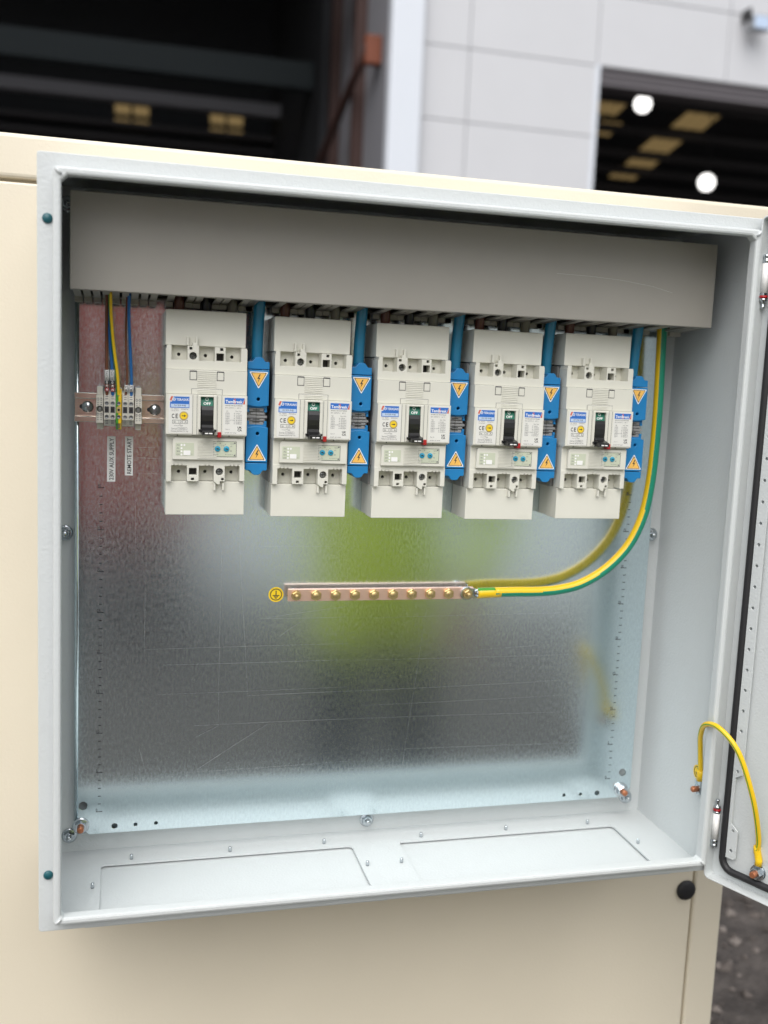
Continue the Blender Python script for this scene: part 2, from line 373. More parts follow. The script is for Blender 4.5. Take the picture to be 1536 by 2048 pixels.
out = [(-2.2, -34), (8, -34), (11.2, -31), (11.2, 4), (1.6, 11), (1.6, 71), (10.8, 77), (10.8, 607), (1.6, 613), (1.6, 673), (11.2, 680), (11.2, 714), (8, 717), (-2.2, 717)]
hl = [h for h in hl if not (11 < (h[0][1]) < 76 or 606 < h[0][1] < 680)]
pr = MB().sheet([out]+hl, -5.5, -3.5, .25, mp=dmap); pr.sheet([rect(-2, 0, -33, 716)], -3.5, -.1, mp=dmap); pr.build('perforated_rail', 'paint', door)
dm = MB()
for rr, h0, h1 in ((9.5, 0, 1.6), (9, 3.6, 5)):
    dm.sheet([circle(41, -37, rr, 22)], -h1, -h0, mp=dmap)
dm.sheet([circle(41, -37, 7.2, 6)], -10.5, -5, .6, mp=dmap); dm.sheet([circle(41, -37, 4, 14)], -16, -10.5, .8, mi=1, mp=dmap)
dm.build('earth_stud', ['zinc', 'copper_tip'], door)

# ------------------------------------------------------------------ mounting plate
mp_ = thing('mounting_plate', 'scratched galvanised steel mounting plate inside the grey cabinet', 'mounting plate', (351, 0, -27))
PX0, PX1, PZ0, PZ1 = -29, 720.5, -28.5, 712
holes = [circle(-19.5, 8.7, 5.2), circle(17.9, -19.6, 3.5), circle(43, -19.6, 2.2), circle(67.8, -19.6, 2.2), circle(706.7, 7.8, 5.2), circle(619.6, -19.8, 2.2), circle(644.5, -19.8, 2.2), circle(669.7, -19.8, 3.5)]
MB().sheet([[(PX0, PZ0+14), (PX0+17, PZ0), (PX1-17, PZ0), (PX1, PZ0+12), (PX1, PZ1), (PX0, PZ1)]]+holes, 0, 2.2, .4).build('sheet', 'galvanised', mp_)
for q in ((PX0+.3, PX0+2, 2, 20, PZ0+16, PZ1-2), (PX1-2, PX1-.3, 2, 14, PZ0+14, PZ1-2), (PX0+18, PX1-28, 2, 20, PZ0+.3, PZ0+2)):
    MB().box(*q, .4).build('folded_edge', 'galvanised', mp_)
MB().tube([(PX0+1.6, 2, PZ0+16), (PX0+1.6, 2, 300), (PX0+1.6, 2, PZ1-2)], 2.9, 14).build('folded_edge', 'galvanised', mp_)
rp = MB()
for X, flip in ((0, 1), (694.5, 1)):
    for k in range(0, 41):
        z = 10*k; mj = k % 5 == 0
        if X == 0: rp.raw([(-2.2-(2 if mj else 0), -.15, z-.42), (3.2 if mj else 1.4, -.15, z-.42), (3.2 if mj else 1.4, -.15, z+.42), (-2.2-(2 if mj else 0), -.15, z+.42)], [(0, 1, 2, 3)])
        else:
            x = 686.3; rp.raw([(x-2-(4 if mj else 0), -.15, z-.42), (x+2, -.15, z-.42), (x+2, -.15, z+.42), (x-2-(4 if mj else 0), -.15, z+.42)], [(0, 1, 2, 3)])
        if mj:
            xx = -4.5 if X == 0 else 680.3; n = len(str(k))
            rp.text(str(k), xx, xx+1.9*n, z+.7, z+4.2, -.15)
rp = rp.build('ruler_print', 'ink', mp_); rp['kind'] = 'stuff'
sc = MB()
for x0, z0, x1, z1, wd in [(111, 104, 311, 104, 0.35), (117, 47, 204, 102, 0.45), (177, 140, 309, 141, 0.35), (51, 298, 51, 200, 0.2), (142, 348, 142, 107, 0.22), (162, 348, 178, 140, 0.2), (200, 240, 305, 253, 0.25), (191, 239, 305, 239, 0.25), (52, 203, 307, 204, 0.22), (74, 183, 308, 183, 0.2), (66, 146, 309, 147, 0.18), (39, 386, 40, 326, 0.2), (114, 89, 143, 103, 0.25), (101, 44, 313, 47, 0.15), (47, 76, 53, 52, 0.2), (214, 214, 249, 238, 0.15), (188, 330, 302, 330, 0.15), (311, 104, 605, 100, 0.25), (309, 141, 602, 145, 0.22), (308, 182, 644, 181, 0.2), (306, 237, 617, 239, 0.2), (323, 121, 611, 124, 0.18), (410, 273, 382, 17, 0.12), (515, 251, 681, 280, 0.15), (265, 284, 297, 280, 0.3), (202, 288, 304, 279, 0.2), (484, 191, 569, 195, 0.2), (353, 60, 631, 55, 0.15), (54, 551, 71, 551, 0.15), (38, 448, 72, 450, 0.15), (37, 436, 73, 435, 0.2), (30, 418, 73, 417, 0.15), (37, 539, 68, 534, 0.12)]:
    n = 7; pv = []
    dx, dz = x1-x0, z1-z0; L = math.hypot(dx, dz); nx, nz = -dz/L, dx/L; bow = random.uniform(-.6, .6)
    for i in range(n+1):
        t = i/n; q = .62*wd*min(1, .25+3*t*(1-t))*random.uniform(.5, 1.1)*.5; o_ = bow*4*t*(1-t)
        pv += [(x0+dx*t+nx*(o_+q), -.05, z0+dz*t+nz*(o_+q)), (x0+dx*t+nx*(o_-q), -.05, z0+dz*t+nz*(o_-q))]
    sc.raw(pv, [(2*i, 2*i+1, 2*i+3, 2*i+2) for i in range(n)])
s_ = sc.build('scratches', 'scratch', mp_); s_['kind'] = 'stuff'
for x, z in ((-22, -16.5), (706, -17.5)): bolt(mp_, x, 0, z, 7, 'copper_tip')

# ------------------------------------------------------------------ cable trunking
BX = [69.8, 191.0, 312.3, 432.3, 552.6]; BZ = [489.4, 488.2, 487.2, 486.6, 488.2]
tr = thing('cable_trunking', 'long grey slotted plastic cable trunking across the top of the cabinet', 'cable trunking', (347, 0, 620))
TX0, TX1 = -31, 725
cv = MB().box(TX0, TX1, -100, -97.5, 620, 720, .8); cv.box(TX0, TX1, -97.6, -86, 620, 622, .5); cv.box(TX0, TX1, -97.6, -86, 718, 720, .5)
cv.build('cover', 'pvc', tr)
sk = MB()
for pts in ([(515, 672), (560, 671.5), (600, 669.5), (640, 665), (668, 659)], [(14, 642), (14.4, 633)], [(13.8, 631), (14.2, 626)]):
    for (xa, za), (xb, zb) in zip(pts, pts[1:]):
        sk.raw([(xa, -100.05, za-.05), (xb, -100.05, zb-.05), (xb, -100.05, zb+.08), (xa, -100.05, za+.08)], [(0, 1, 2, 3)])
sk = sk.build('cover_scratches', 'label', tr); sk['kind'] = 'stuff'
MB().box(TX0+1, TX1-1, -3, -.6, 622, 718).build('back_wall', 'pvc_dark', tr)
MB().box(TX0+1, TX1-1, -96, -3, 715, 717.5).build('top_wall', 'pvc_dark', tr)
MB().box(TX0+1, TX1-1, -13, -.8, 619.3, 621.5, .4).build('bottom_strip', 'pvc', tr)
fx = [TX0+6+10.07*i for i in range(9)]
for bx in BX:
    fx.append(bx+4)
    for c in (bx+15, bx+45, bx+75): fx += [c+10.6, c+19.4]
    fx.append(bx+94)
fx += [BX[4]+116, 676, 703, 713, 721]
fing = MB()
for z0 in (0,):
    n = len(fing.v); a = 3.7
    fing.raw([(-a, -97, 620.4), (a, -97, 620.4), (a, -97, 622.4), (-a, -97, 622.4), (-a, -30, 616.8), (a, -30, 616.8), (a, -30, 618.8), (-a, -30, 618.8)], [(0, 1, 2, 3), (4, 7, 6, 5), (0, 4, 5, 1), (3, 2, 6, 7), (0, 3, 7, 4), (1, 5, 6, 2)])
fing.box(-4.2, 4.2, -29.8, -13.4, 611.5, 619, .5)
fing = fing.build('finger', 'pvc', tr); fme = fing.data
for i, x in enumerate(sorted(fx)):
    f = fing if i == 0 else bpy.data.objects.new('finger', fme)
    if i: COL.objects.link(f); f.parent = tr
    f.location.x = x*.001

# ------------------------------------------------------------------ circuit breakers
def make_breaker():
    t = thing('circuit_breaker', '', 'circuit breaker', (0, 0, 0), 'moulded case circuit breakers')
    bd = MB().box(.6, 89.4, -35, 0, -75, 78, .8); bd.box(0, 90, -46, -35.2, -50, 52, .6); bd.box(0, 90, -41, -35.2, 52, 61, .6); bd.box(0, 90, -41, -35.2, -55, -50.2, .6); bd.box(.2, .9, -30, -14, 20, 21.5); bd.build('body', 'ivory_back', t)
    # upper terminal housing with two posts
    oL = [(0, 52.4), (90, 52.4), (90, 76), (89.2, 78.2), (83, 78.2), (83, 62.5), (65.6, 62.5), (65.6, 78.3), (53.6, 78.3), (53.6, 62.5), (36, 62.5), (36, 79), (34, 79), (34, 82), (29, 82), (29, 78.5), (23.3, 78.5), (23.3, 62.5), (5.8, 62.5), (5.8, 78.6), (.8, 78.6), (.8, 75.5), (0, 75)]
    u = MB().sheet([oL, circle(29.6, 67.6, 4.2), rect(55.3, 63.8, 63.2, 71.4), rect(59.4, 62.9, 74.4, 77.4), rect(25.4, 28.6, 74.5, 77.2)], -64.5, -41.5, .3).build('upper_housing', 'ivory', t)
    ORIG[u.name] = Vector((0, 0, 0))
    MB().sheet([rect(5, 84, 60, 79), circle(14.7, 69, 2, 14), circle(44.6, 68.7, 2, 14), circle(74.5, 68.3, 2, 14)], -45.5, -41).build('terminal_pocket', 'ivory', t)
    MB().box(6, 83, -40.8, -36, 61, 78).build('hole_shade', 'black', t)  # black block behind the small holes stands in for their shade
    for px, pz in ((29.6, 67.6), (60.9, -62.3)):
        m = MB().lathe([(3.6, 0), (3.6, 5), (3, 6), (0, 6.2)], (px, -52.2, pz), n=18); m.lathe([(2.4, 0), (2.4, 7)], (px, -45.4, pz), n=12); m.box(px-2.1, px+2.1, -58.7, -58.2, pz-.45, pz+.45, mi=1); m.box(px-.45, px+.45, -58.72, -58.2, pz-2.1, pz+2.1, mi=1)
        m.build('terminal_screw', ['steel_dark', 'black'], t)
    MB().box(55.4, 63.7, -50, -45.6, 63.3, 71.3).build('square_socket', 'black', t)
    # long terminal covers, top and bottom, each a base and a lid
    for z0, z1, dx, nm in ((78.8, 118, -.4, 'top_terminal_cover'), (-113, -74.5, 1.0, 'bottom_terminal_cover')):
        c = MB().box(dx, dx+89.4, -55, -25.4, z0, z1, .7); c.box(dx+.5, dx+88.9, -25, -.5, z0+.4, z1-.4, .6)
        if z0 > 0: c.box(dx+3, dx+86, -50, -40, z1-.5, z1+.6); c.text('TERASAKI', 4, 17, 109, 112, -55.12)
        else: c.text('TERASAKI', 70, 86, -110, -107, -55.12)
        c.build(nm, 'ivory', t)
    for px in (23.8, 33.6): MB().box(px-1.1, px+1.1, -60.5, -54.8, 79.2, 88.8, .4).build('cover_clip', 'ivory', t)
    for px in (55.8, 65.6): MB().box(px-1.1, px+1.1, -60.5, -54.8, -84, -75.6, .4).build('cover_clip', 'ivory', t)
    # middle cover
    MB().sheet([rect(-.2, 89.8, 25.2, 52.2)], -68.5, -46.2, .5).build('middle_cover', 'ivory', t)
    for a in (26, 56.2):
        k = MB().sheet([rect(a-.35, a+7.75, 40.75, 51), rect(a, a+7.4, 41.1, 51.4)], -68.62, -68.4, mi=1); k.box(a+.3, a+7.1, -69.2, -68, 41.4, 50, .3); k.build('cover_latch', ['ivory', 'ink_grey'], t)
    rb = MB()
    for i in range(9): rb.box(34.3, 55.5, -69.15, -68.2, 33.2+i*2.12, 34.4+i*2.12, .2)
    rb.build('grip_ribs', 'ivory', t)
    br = MB().sheet([rect(28.2, 61.8, 25.3, 31)], -69.4, -68.3, .3); br.sheet([rect(27.7, 62.3, 25.4, 31.5), rect(28.1, 61.9, 25.2, 31.1)], -68.65, -68.45, mi=1)
    for i in range(3): br.box(34.5, 55.5, -69.9, -69.2, 26+i*1.7, 27+i*1.7, .15)
    br.build('toggle_hood', ['ivory', 'ink_grey'], t)
    # front cover with toggle window
    fc = MB().sheet([rect(0, 90, -20, 25), rect(37.8, 52.6, -17.5, 22.8)], -72, -46.2, .5); fc.sheet([rect(.3, 29, -21.6, -20.1), rect(12.6, 13.6, -21.4, -20.3)], -68, -47, .2); fc.sheet([rect(61.5, 89.5, -21.6, -20.1)], -68, -47, .2)
    fc = fc.build('front_cover', 'ivory', t); ORIG[fc.name] = Vector((0, 0, 0))
    MB().sheet([rect(35, 55.6, -18.6, 24.4), rect(38, 52.4, -17.3, 22.6)], -73.6, -71.9, .5).build('toggle_frame', 'ivory', fc)
    gv = MB()
    for gx in (29.4, 34, 56.8, 61.4): gv.box(gx-.22, gx+.22, -72.12, -71.9, -19.6, 24.6)
    for gx in (13, 70.6): gv.box(gx-.6, gx+.6, -68.3, -67.9, -21.6, -20.2)
    gv.build('seam_line', 'ink_grey', fc)
    MB().box(37.6, 52.8, -56, -50, -17.6, 23).build('toggle_well', 'black', t)
    op = MB().prism([(-67.5, 22.4), (-69.8, 17.5), (-70.6, 12.6), (-60, 12.6), (-60, 22.4)], 38.2, 52.2); op = op.build('off_flag', 'off_green', t); ORIG[op.name] = Vector((0, 0, 0))
    def flag(a, c, d):  # on the tilted flag face
        y = -69.8-(17.5-c)*.163 if c < 17.5 else -69.8+(c-17.5)*.47
        return (a, y-.15, c)
    MB().text('OFF', 41.2, 49.4, 13.7, 16.7, 0, bold=.25, mp=flag).sheet([circle(45.2, 20, 1.9, 18), circle(45.2, 20, 1.25, 18)], 0, 0, mp=flag).build('off_lettering', 'white', op)
    hd = MB().prism([(-60, 12.4), (-70.7, 12.4), (-72, 8), (-72.6, 2), (-72.4, -4), (-71.6, -8.5), (-74, -11.6), (-79, -12.6), (-86, -14.4), (-87, -15.6), (-87, -18.6), (-85.6, -19.4), (-70, -19.2), (-60, -17)], 39.2, 52.4)
    hd.box(35.9, 55.6, -76.5, -72.5, -16, -13.4, .4); hd = hd.build('toggle_lever', 'black', t); ORIG[hd.name] = Vector((0, 0, 0))
    lt = MB()
    for a, c2 in ((42, 45.4), (46.4, 50.2)): lt.sheet([rect(a, c2, -17.9, -16.6)], -87.15, -87.05)
    lt.build('lever_print', 'white', hd)
    MB().box(57.2, 61.4, -73.2, -47, -22.6, -16.2, .5).build('trip_button', 'button_red', t)
    # left rating label
    ll = MB().sheet([rrect(3, 28.4, -18.6, 23.4, .8)], -72.3, -72).build('rating_label', 'label', fc); ORIG[ll.name] = Vector((0, 0, 0)); Y = -72.42
    # (sub-sub pieces would be a fourth level: the print is laid on as further pieces of the cover)
    p = MB(); p.sheet([[(6.4, 16.2), (25.6, 16.2), (25.6, 22.2), (8.6, 22.2)]], Y, Y+.05, mi=0); p.sheet([rect(4.4, 25.6, 9.6, 16.3)], Y, Y+.05, mi=0)
    p.sheet([rect(5.4, 25, 10.4, 13.9)], Y-.1, Y, mi=1); p.sheet([[(3.9, 18), (5.6, 22.3), (7.9, 22.3), (5.9, 17.2)]], Y, Y+.05, mi=2)
    p.text('TERASAKI', 11.4, 25.2, 17.5, 20.2, Y-.08, mi=3, bold=.12); p.sheet([circle(9, 19, 1.7, 18)], Y-.08, Y-.06, mi=3); p.sheet([circle(9, 19, 1.15, 18), circle(9, 19, .75, 18)], Y-.14, Y-.12, mi=0); p.sheet([rect(8.7, 9.3, 17.9, 20.1)], Y-.16, Y-.14, mi=0)
    p.text('S125-NJ', 9, 21.4, 11.1, 13.2, Y-.16, mi=4, bold=.05)
    p.text('Ui  800V    50/60Hz', 5.6, 24.4, 7.7, 8.9, Y, mi=5); p.text('Uimp 8kV', 5.8, 14, 5.6, 6.9, Y, mi=5)
    p.text('C', 6.4, 9.2, -2, 3, Y, mi=4, bold=.25); p.text('E', 10.6, 13.3, -2, 3, Y, mi=4, bold=.2)
    p.sheet([circle(19.6, .9, 4.9, 26), circle(19.6, .9, 3.9, 26)], Y, Y+.05, mi=7); p.sheet([circle(19.6, .9, 3.8, 26)], Y, Y+.05, mi=6); p.sheet([[(17.4, .5), (20, .5), (20, -.4), (21.9, .9), (20, 2.2), (20, 1.3), (17.4, 1.3)]], Y-.1, Y-.05, mi=4)
    p.sheet([rect(7.2, 24, -7.9, -3.9), rect(7.55, 23.65, -7.55, -4.25)], Y, Y+.05, mi=4); p.text('In', 8.7, 10.8, -7, -4.8, Y, mi=4); p.text('125', 13.8, 18.6, -6.9, -4.9, Y, mi=5); p.text('A', 20.4, 22.9, -7, -4.8, Y, mi=4)
    p.raw([(8.8, Y, -10.4), (13.6, Y, -10.4), (13.6, Y, -10.1), (8.8, Y, -10.1)], [(0, 1, 2, 3)], 5); p.raw([(13.6, Y, -10.4), (16, Y, -9), (16, Y, -8.6), (13.4, Y, -10.1)], [(0, 1, 2, 3)], 5); p.raw([(15.6, Y, -10.6), (18.6, Y, -10.6), (18.6, Y, -10), (15.6, Y, -10)], [(0, 1, 2, 3)], 5)
    p.text('Serial', 6, 12, -14.5, -12.6, Y, mi=5); p.sheet([rect(13, 23.4, -14.9, -12.2), rect(13.25, 23.15, -14.65, -12.45)], Y, Y+.05, mi=5); p.text('17000A', 14.6, 21.8, -14.2, -12.9, Y, mi=5); p.text('TERASAKI ELECTRIC CO., LTD', 5.4, 24.6, -17.2, -15.9, Y, mi=4)
    p.build('rating_print', ['ink_blue', 'pale_blue', 'ink_red', 'white', 'ink', 'ink_grey', 'yellow', 'brass'], fc)
    MB().sheet([rrect(63.2, 88.6, -18.6, 23.4, .8)], -72.3, -72).build('data_label', 'label', fc)
    p = MB(); p.sheet([[(64.6, 15.6), (84.6, 15.6), (87, 22.4), (64.6, 22.4)]], Y, Y+.05, mi=0); p.sheet([[(85, 15.6), (87.4, 15.6), (87.4, 22.4)]], Y, Y+.05, mi=1)
    p.text('TemBreak', 65.6, 84.6, 16.6, 20, Y-.08, mi=2, bold=.2); p.text('2', 74.6, 77.2, 16.2, 21.8, Y-.06, mi=1, bold=.3)
    p.text('MOULDED CASE CIRCUIT BREAKER', 65.4, 84.4, 13.2, 14.4, Y, mi=3); p.text('IEC 60947-2   40°C', 65.4, 83, 10.6, 11.9, Y, mi=4); p.text('Ue', 66.4, 68.6, 7, 8.4, Y, mi=3); p.text('Icu / Ics', 77, 83.6, 7, 8.4, Y, mi=3)
    for i, (a, c2) in enumerate((('690V', '6/6kA'), ('525V', '22/22kA'), ('500V', '30/30kA'), ('440V', '50/50kA'), ('380/415V', '65/65kA'), ('240V', '85/85kA'), ('220V', '85/85kA'))):
        z = 4.6-i*1.95; p.text(a, 65.6, 65.6+1.25*len(a), z, z+1.25, Y, mi=4); p.raw([(75.2, Y, z+.3), (76.3, Y, z+.3), (76.3, Y, z+.9), (75.2, Y, z+.9)], [(0, 1, 2, 3)], 4); p.text(c2, 77.4, 77.4+.98*len(c2), z, z+1.25, Y, mi=4)
    p.text('Cat. A', 65.6, 70.6, -13.6, -12.2, Y, mi=4); p.text('UK', 79.4, 84.4, -11.9, -9.6, Y, mi=3, bold=.3); p.text('CA', 79.4, 84.4, -14.9, -12.5, Y, mi=3, bold=.3); p.text('push to trip', 65.4, 78, -17.6, -16.2, Y, mi=3)
    p.build('data_print', ['ink_blue', 'ink_red', 'white', 'ink', 'ink_grey'], fc)
    # trip unit
    MB().sheet([[(1, -20.4), (89.2, -20.4), (89.2, -55), (1, -55)]], -62, -46.3, .4).build('trip_shroud', 'ivory', t)
    tp = MB().sheet([rect(8, 87.4, -48.4, -27)+arc(84, -26, 2.4, 0, 90, 3)+arc(11.4, -27, 3.4, 90, 180, 4)], -67, -58, .5); tp = MB().sheet([[(8, -48.4), (87.4, -48.4), (87.4, -23.8)]+arc(11.4, -27.2, 3.4, 90, 180, 4)], -67, -58, .5)
    tp = tp.build('trip_unit', 'ivory', t); ORIG[tp.name] = Vector((0, 0, 0))
    rb = MB()
    for i in range(12): rb.box(35.3, 57, -67.7, -66.7, -46.9+i*1.78, -45.9+i*1.78, .15)
    rb.build('grip_ribs', 'ivory', tp)
    Y = -67.2
    p = MB().sheet([rrect(11.2, 31.6, -44, -29.6, .5)], Y, Y+.2, mi=0)
    for i, s in enumerate(('AX', 'AL', 'SH', 'UV')):
        z = -32.1-i*3.55; p.text(s, 12.4, 15.8, z-.9, z+.9, Y-.06, mi=1); p.sheet([circle(17.8, z, 1.15, 14)], Y-.25, Y, mi=2)
    p.sheet([circle(20.9, -32.1, 1.15, 14)], Y-.25, Y, mi=2); p.sheet([rrect(20, 27.7, -43.4, -38.2, .5)], Y-.3, Y, mi=2); p.text('V', 28.6, 29.8, -43.1, -41.6, Y-.06, mi=1)
    p.build('accessory_label', ['label_green', 'ink_grey', 'white'], tp)
    sw = MB().sheet([rect(53.4, 79.4, -44.8, -27)], Y, Y+.2, mi=1); sw.sheet([rect(53.9, 78.9, -44.3, -27.5)], Y-.12, Y, mi=0)
    for a, c2 in ((55.4, -28.9), (77.3, -28.9), (55.4, -42.8), (77.3, -42.8)): sw.sheet([rect(a-.9, a+.9, c2-.8, c2+.8)], Y-.3, Y-.1, mi=2)
    for s, a, c2 in (('.8', 59.5, -30), ('1.0', 62.6, -32.8), ('Ir', 57.2, -42.6), ('125A', 72.2, -30.4), ('6', 66.4, -31.2), ('10', 72.2, -33.4), ('Ii (xIr)', 66.8, -42.8), ('1', 72.6, -38.6)): sw.text(s, a, a+1.05*len(s), c2, c2+1.4, Y-.2, mi=2)
    sw.build('setting_window', ['label_green', 'ink', 'ink_grey'], tp)
    for a in (57.9, 67.9):
        d = MB().lathe([(3.2, 0), (3.2, .8), (2.8, 1.1), (0, 1.1)], (a, Y-.12, -35.5), n=20); d.sheet([[(a-2, -34.6), (a-.2, -35.2), (a+.2, -34.2), (a+2.4, -36.6), (a, -36), (a-.4, -36.8)]], Y-1.35, Y-1.25, mi=1)
        d.build('setting_dial', ['dial', 'ink'], tp)
    # lower terminal housing
    def notched(xa, xb, k):
        pts = []; step = 4.3; xs = xa+1.2+(1.2 if k == 2 else 0)
        for i in range(k):
            a = xs+i*step+(4 if k == 2 else (1.2 if xa < 30 else 4.2)); pts += [(a, -55.6), (a, -53.6), (a+2, -53.6), (a+2, -55.6)]
        return pts
    oL = [(1.2, -54.6), (1.2, -74), (6.8, -74), (6.8, -55.6)]+notched(6.8, 24.4, 3)+[(24.4, -55.6), (24.4, -73.6), (37.6, -73.6), (37.6, -55.6)]+notched(37.6, 54.6, 2)+[(54.6, -55.6), (54.6, -73.4), (59, -76.8), (61.6, -76.8), (61.6, -73.2), (67, -73.2), (67, -55.6)]+notched(67, 83.8, 3)+[(83.8, -55.6), (83.8, -73), (89.4, -73), (89.4, -54.6)]
    oL = oL[:1]+oL[1:]+[(89.4, -50.8), (1.2, -50.8)]
    MB().sheet([oL, circle(60.9, -62.3, 4.2), rect(26.6, 35.4, -66.3, -58.4), rect(29, 32.4, -72.4, -69.6), rect(63, 66, -72.2, -69.4)], -62.4, -41.5, .3).build('lower_housing', 'ivory', t)
    MB().sheet([rect(5, 85, -74.2, -52), circle(15.9, -64, 2, 14), circle(45.9, -63.8, 2, 14), circle(75.9, -64, 2, 14)], -45.5, -41).build('terminal_pocket', 'ivory', t)
    MB().box(6, 83, -40.8, -36, -74, -55).build('hole_shade', 'black', t)  # black block standing in for the shade inside the lower holes
    MB().box(26.7, 35.3, -50, -45.6, -66.2, -58.5).build('square_socket', 'black', t)
    return t
BL = ['grey circuit breaker nearest the rail terminals, leftmost of the five', 'grey circuit breaker second from the left, above the earth symbol sticker', 'grey circuit breaker in the middle of the row of five', 'grey circuit breaker second from the right, above the cable lug', 'grey circuit breaker at the right end, beside the thick earth cable']
br0 = make_breaker()
for i in range(5):
    o = br0 if i == 0 else copy_tree(br0)
    o.location = Vector((BX[i], -.2, BZ[i]))*.001; o['label'] = BL[i]; o.rotation_euler.y = R((-.25, .1, -.15, .3, .05)[i])

# ------------------------------------------------------------------ blue link blocks between the breakers
def bolt_mark(cx, cz, s, flip):
    P = [(-1.2, 5), (1.6, 4), (-.6, .6), (1.9, 1.6), (-1, -5.2), (-.6, -2), (.2, -.9), (-2.2, -1.8)] if not flip else [(1.4, 5.2), (-1.9, -.6), (.4, -.2), (-.8, -5.2), (-1.8, -2.6), (1, -5.4), (2.1, -2.4), (.7, -3.2), (2, 1.2), (-.2, .6)]
    P = [(1.0, 5.8), (-2.2, -.6), (.1, -.3), (-1.5, -5.8), (2.3, 1), (.1, .7), (2.6, 5.8)]
    return [(cx+a*s, cz+c*s) for a, c in P]
def rtri(p, r):
    out = []; n = len(p)
    for i in range(n):
        a, b_, c = Vector(p[i-1]), Vector(p[i]), Vector(p[(i+1) % n]); u = (a-b_).normalized(); v = (c-b_).normalized()
        for k in range(4):
            t = k/3; q = b_+u*r*(1-t)**2+v*r*t*t; out.append((q.x, q.y))
    return out
def make_link():
    t = thing('link_block', '', 'terminal block', (0, 0, 0), 'blue neutral link blocks beside the breakers')
    for s in (1, -1):
        # s=1 upper half, s=-1 lower half (mirrored about z=2)
        Z = (lambda z: z) if s == 1 else (lambda z: 3.6-z)
        bod = [(0, Z(14.5)), (0, Z(55)), (25, Z(55)), (25, Z(14.5))]+[(25-2*i, Z(14.5-1.6*math.sin(math.pi*i/12.5))) for i in range(1, 12)]
        h = MB().sheet([bod, circle(13, Z(21.6), 1.9, 16)], -56, -14, .8)
        h.sheet([[(1, Z(10)), (1, Z(16)), (24, Z(16)), (24, Z(10))]], -50.5, -20, .6)
        h = h.build('upper_cover' if s == 1 else 'lower_cover', 'link_blue', t); ORIG[h.name] = Vector((0, 0, 0))
        fl = [(0, Z(55.8)), (0, Z(63.6)), (1.2, Z(64.4)), (4.6, Z(64.4)), (6.2, Z(65.6)), (8, Z(68.4)), (10.5, Z(69.6)), (15, Z(69.6)), (17.5, Z(68.4)), (19.2, Z(65.6)), (20.8, Z(64.4)), (24, Z(64.4)), (25, Z(63.6)), (25, Z(55.8))]
        MB().sheet([fl], -55.2, -16, .6).build('end_flap', 'link_blue', t)
        tri = [(1.7, Z(52.9)), (23.9, Z(52.9)), (12.8, Z(33.4))]; tin = [(3.5, Z(51.9)), (22.1, Z(51.9)), (12.8, Z(35.4))]; t3 = [(4.6, Z(51.3)), (21, Z(51.3)), (12.8, Z(36.7))]
        if s == -1: tri, tin, t3 = tri[::-1], tin[::-1], t3[::-1]
        m = MB().sheet([rtri(tri, 1.6)], -56.25, -56); m.sheet([rtri(tin, 1.4)], -56.35, -56.26, mi=1); m.sheet([rtri(t3, 1.2)], -56.45, -56.36, mi=2); m.sheet([bolt_mark(12.8, Z(45.3), .82, s < 0)], -56.55, -56.46, mi=1)
        m.build('warning_sticker', ['white', 'ink', 'warn'], h)
    c = MB().box(2.4, 22.6, -48, -18, -7.6, 11.2, .5); c.build('clip_body', 'grey_clip', t)
    for z0, z1, x0, x1 in ((7.4, 11.4, 3.2, 20), (3.6, 6.2, 5, 21), (-.2, 2.6, .6, 24.2), (-3.4, -1, 5, 21), (-8, -4.4, 3.2, 20)):
        MB().box(x0, x1, -50.6, -47.8, z0, z1, .35).build('clip_bar', 'grey_clip', t)
    sl = MB()
    for z, x0, x1 in ((8.9, 7.5, 15.5), (-1.8, 7.5, 15.5), (-5, 7.5, 15.5)): sl.box(x0, x1, -50.75, -50.2, z-.4, z+.5)
    sl.box(11.3, 11.7, -50.78, -50.2, -8, 11.4); sl.build('clip_slot', 'black', t)
    for x, z in ((1.2, 8.2), (21.4, 8.2), (1.2, -5.2), (21.4, -5.2)): MB().box(x-.4, x+2.4, -51, -30, z-1.6, z+1.6, .3).build('clip_tab', 'link_blue', t)
    return t
LL = ['first', 'second', 'third', 'fourth']
lk0 = make_link()
for i in range(5):
    o = lk0 if i == 0 else copy_tree(lk0)
    o.location = Vector((BX[i]+91.5, -.2, BZ[i]+.4))*.001
    o['label'] = ('blue link block with warning triangles between the %s and %s circuit breakers' % (('first', 'second'), ('second', 'third'), ('third', 'fourth'), ('fourth', 'fifth'))[i]) if i < 4 else 'blue link block with warning triangles right of the last circuit breaker, by the earth cable'

# cables dropping out of the trunking
NB = ['leftmost', 'second', 'middle', 'fourth', 'rightmost']
for i in range(5):
    x = BX[i]+104.5
    pth = spline([(x+1.5, -46, 660), (x+.8, -42, 625), (x-.2, -38, 590), (x-.4, -36, 560), (x, -36, 535)], 5)
    tag(MB().tube(pth, 6.6, 16).build('neutral_cable', 'cable_blue', at=(x, -36, 545)), 'thick blue cable entering the top of the %s link block' % NB[i], 'cable', 'blue cables from the trunking')
    for k, (nm, mt) in enumerate((('brown', 'cable_brown'), ('black', 'cable_black'), ('grey', 'cable_grey'))):
        xx = BX[i]+15+30*k
        tag(MB().tube(spline([(xx+.5, -40, 665), (xx, -34, 630), (xx, -30, 606), (xx, -30, BZ[i]+118.3)], 4), 5.8, 14).build('phase_cable', mt, at=(xx, -30, 606)), '%s phase cable between the trunking and the top of the %s breaker' % (nm, NB[i]), 'cable', 'phase cables above the breakers')

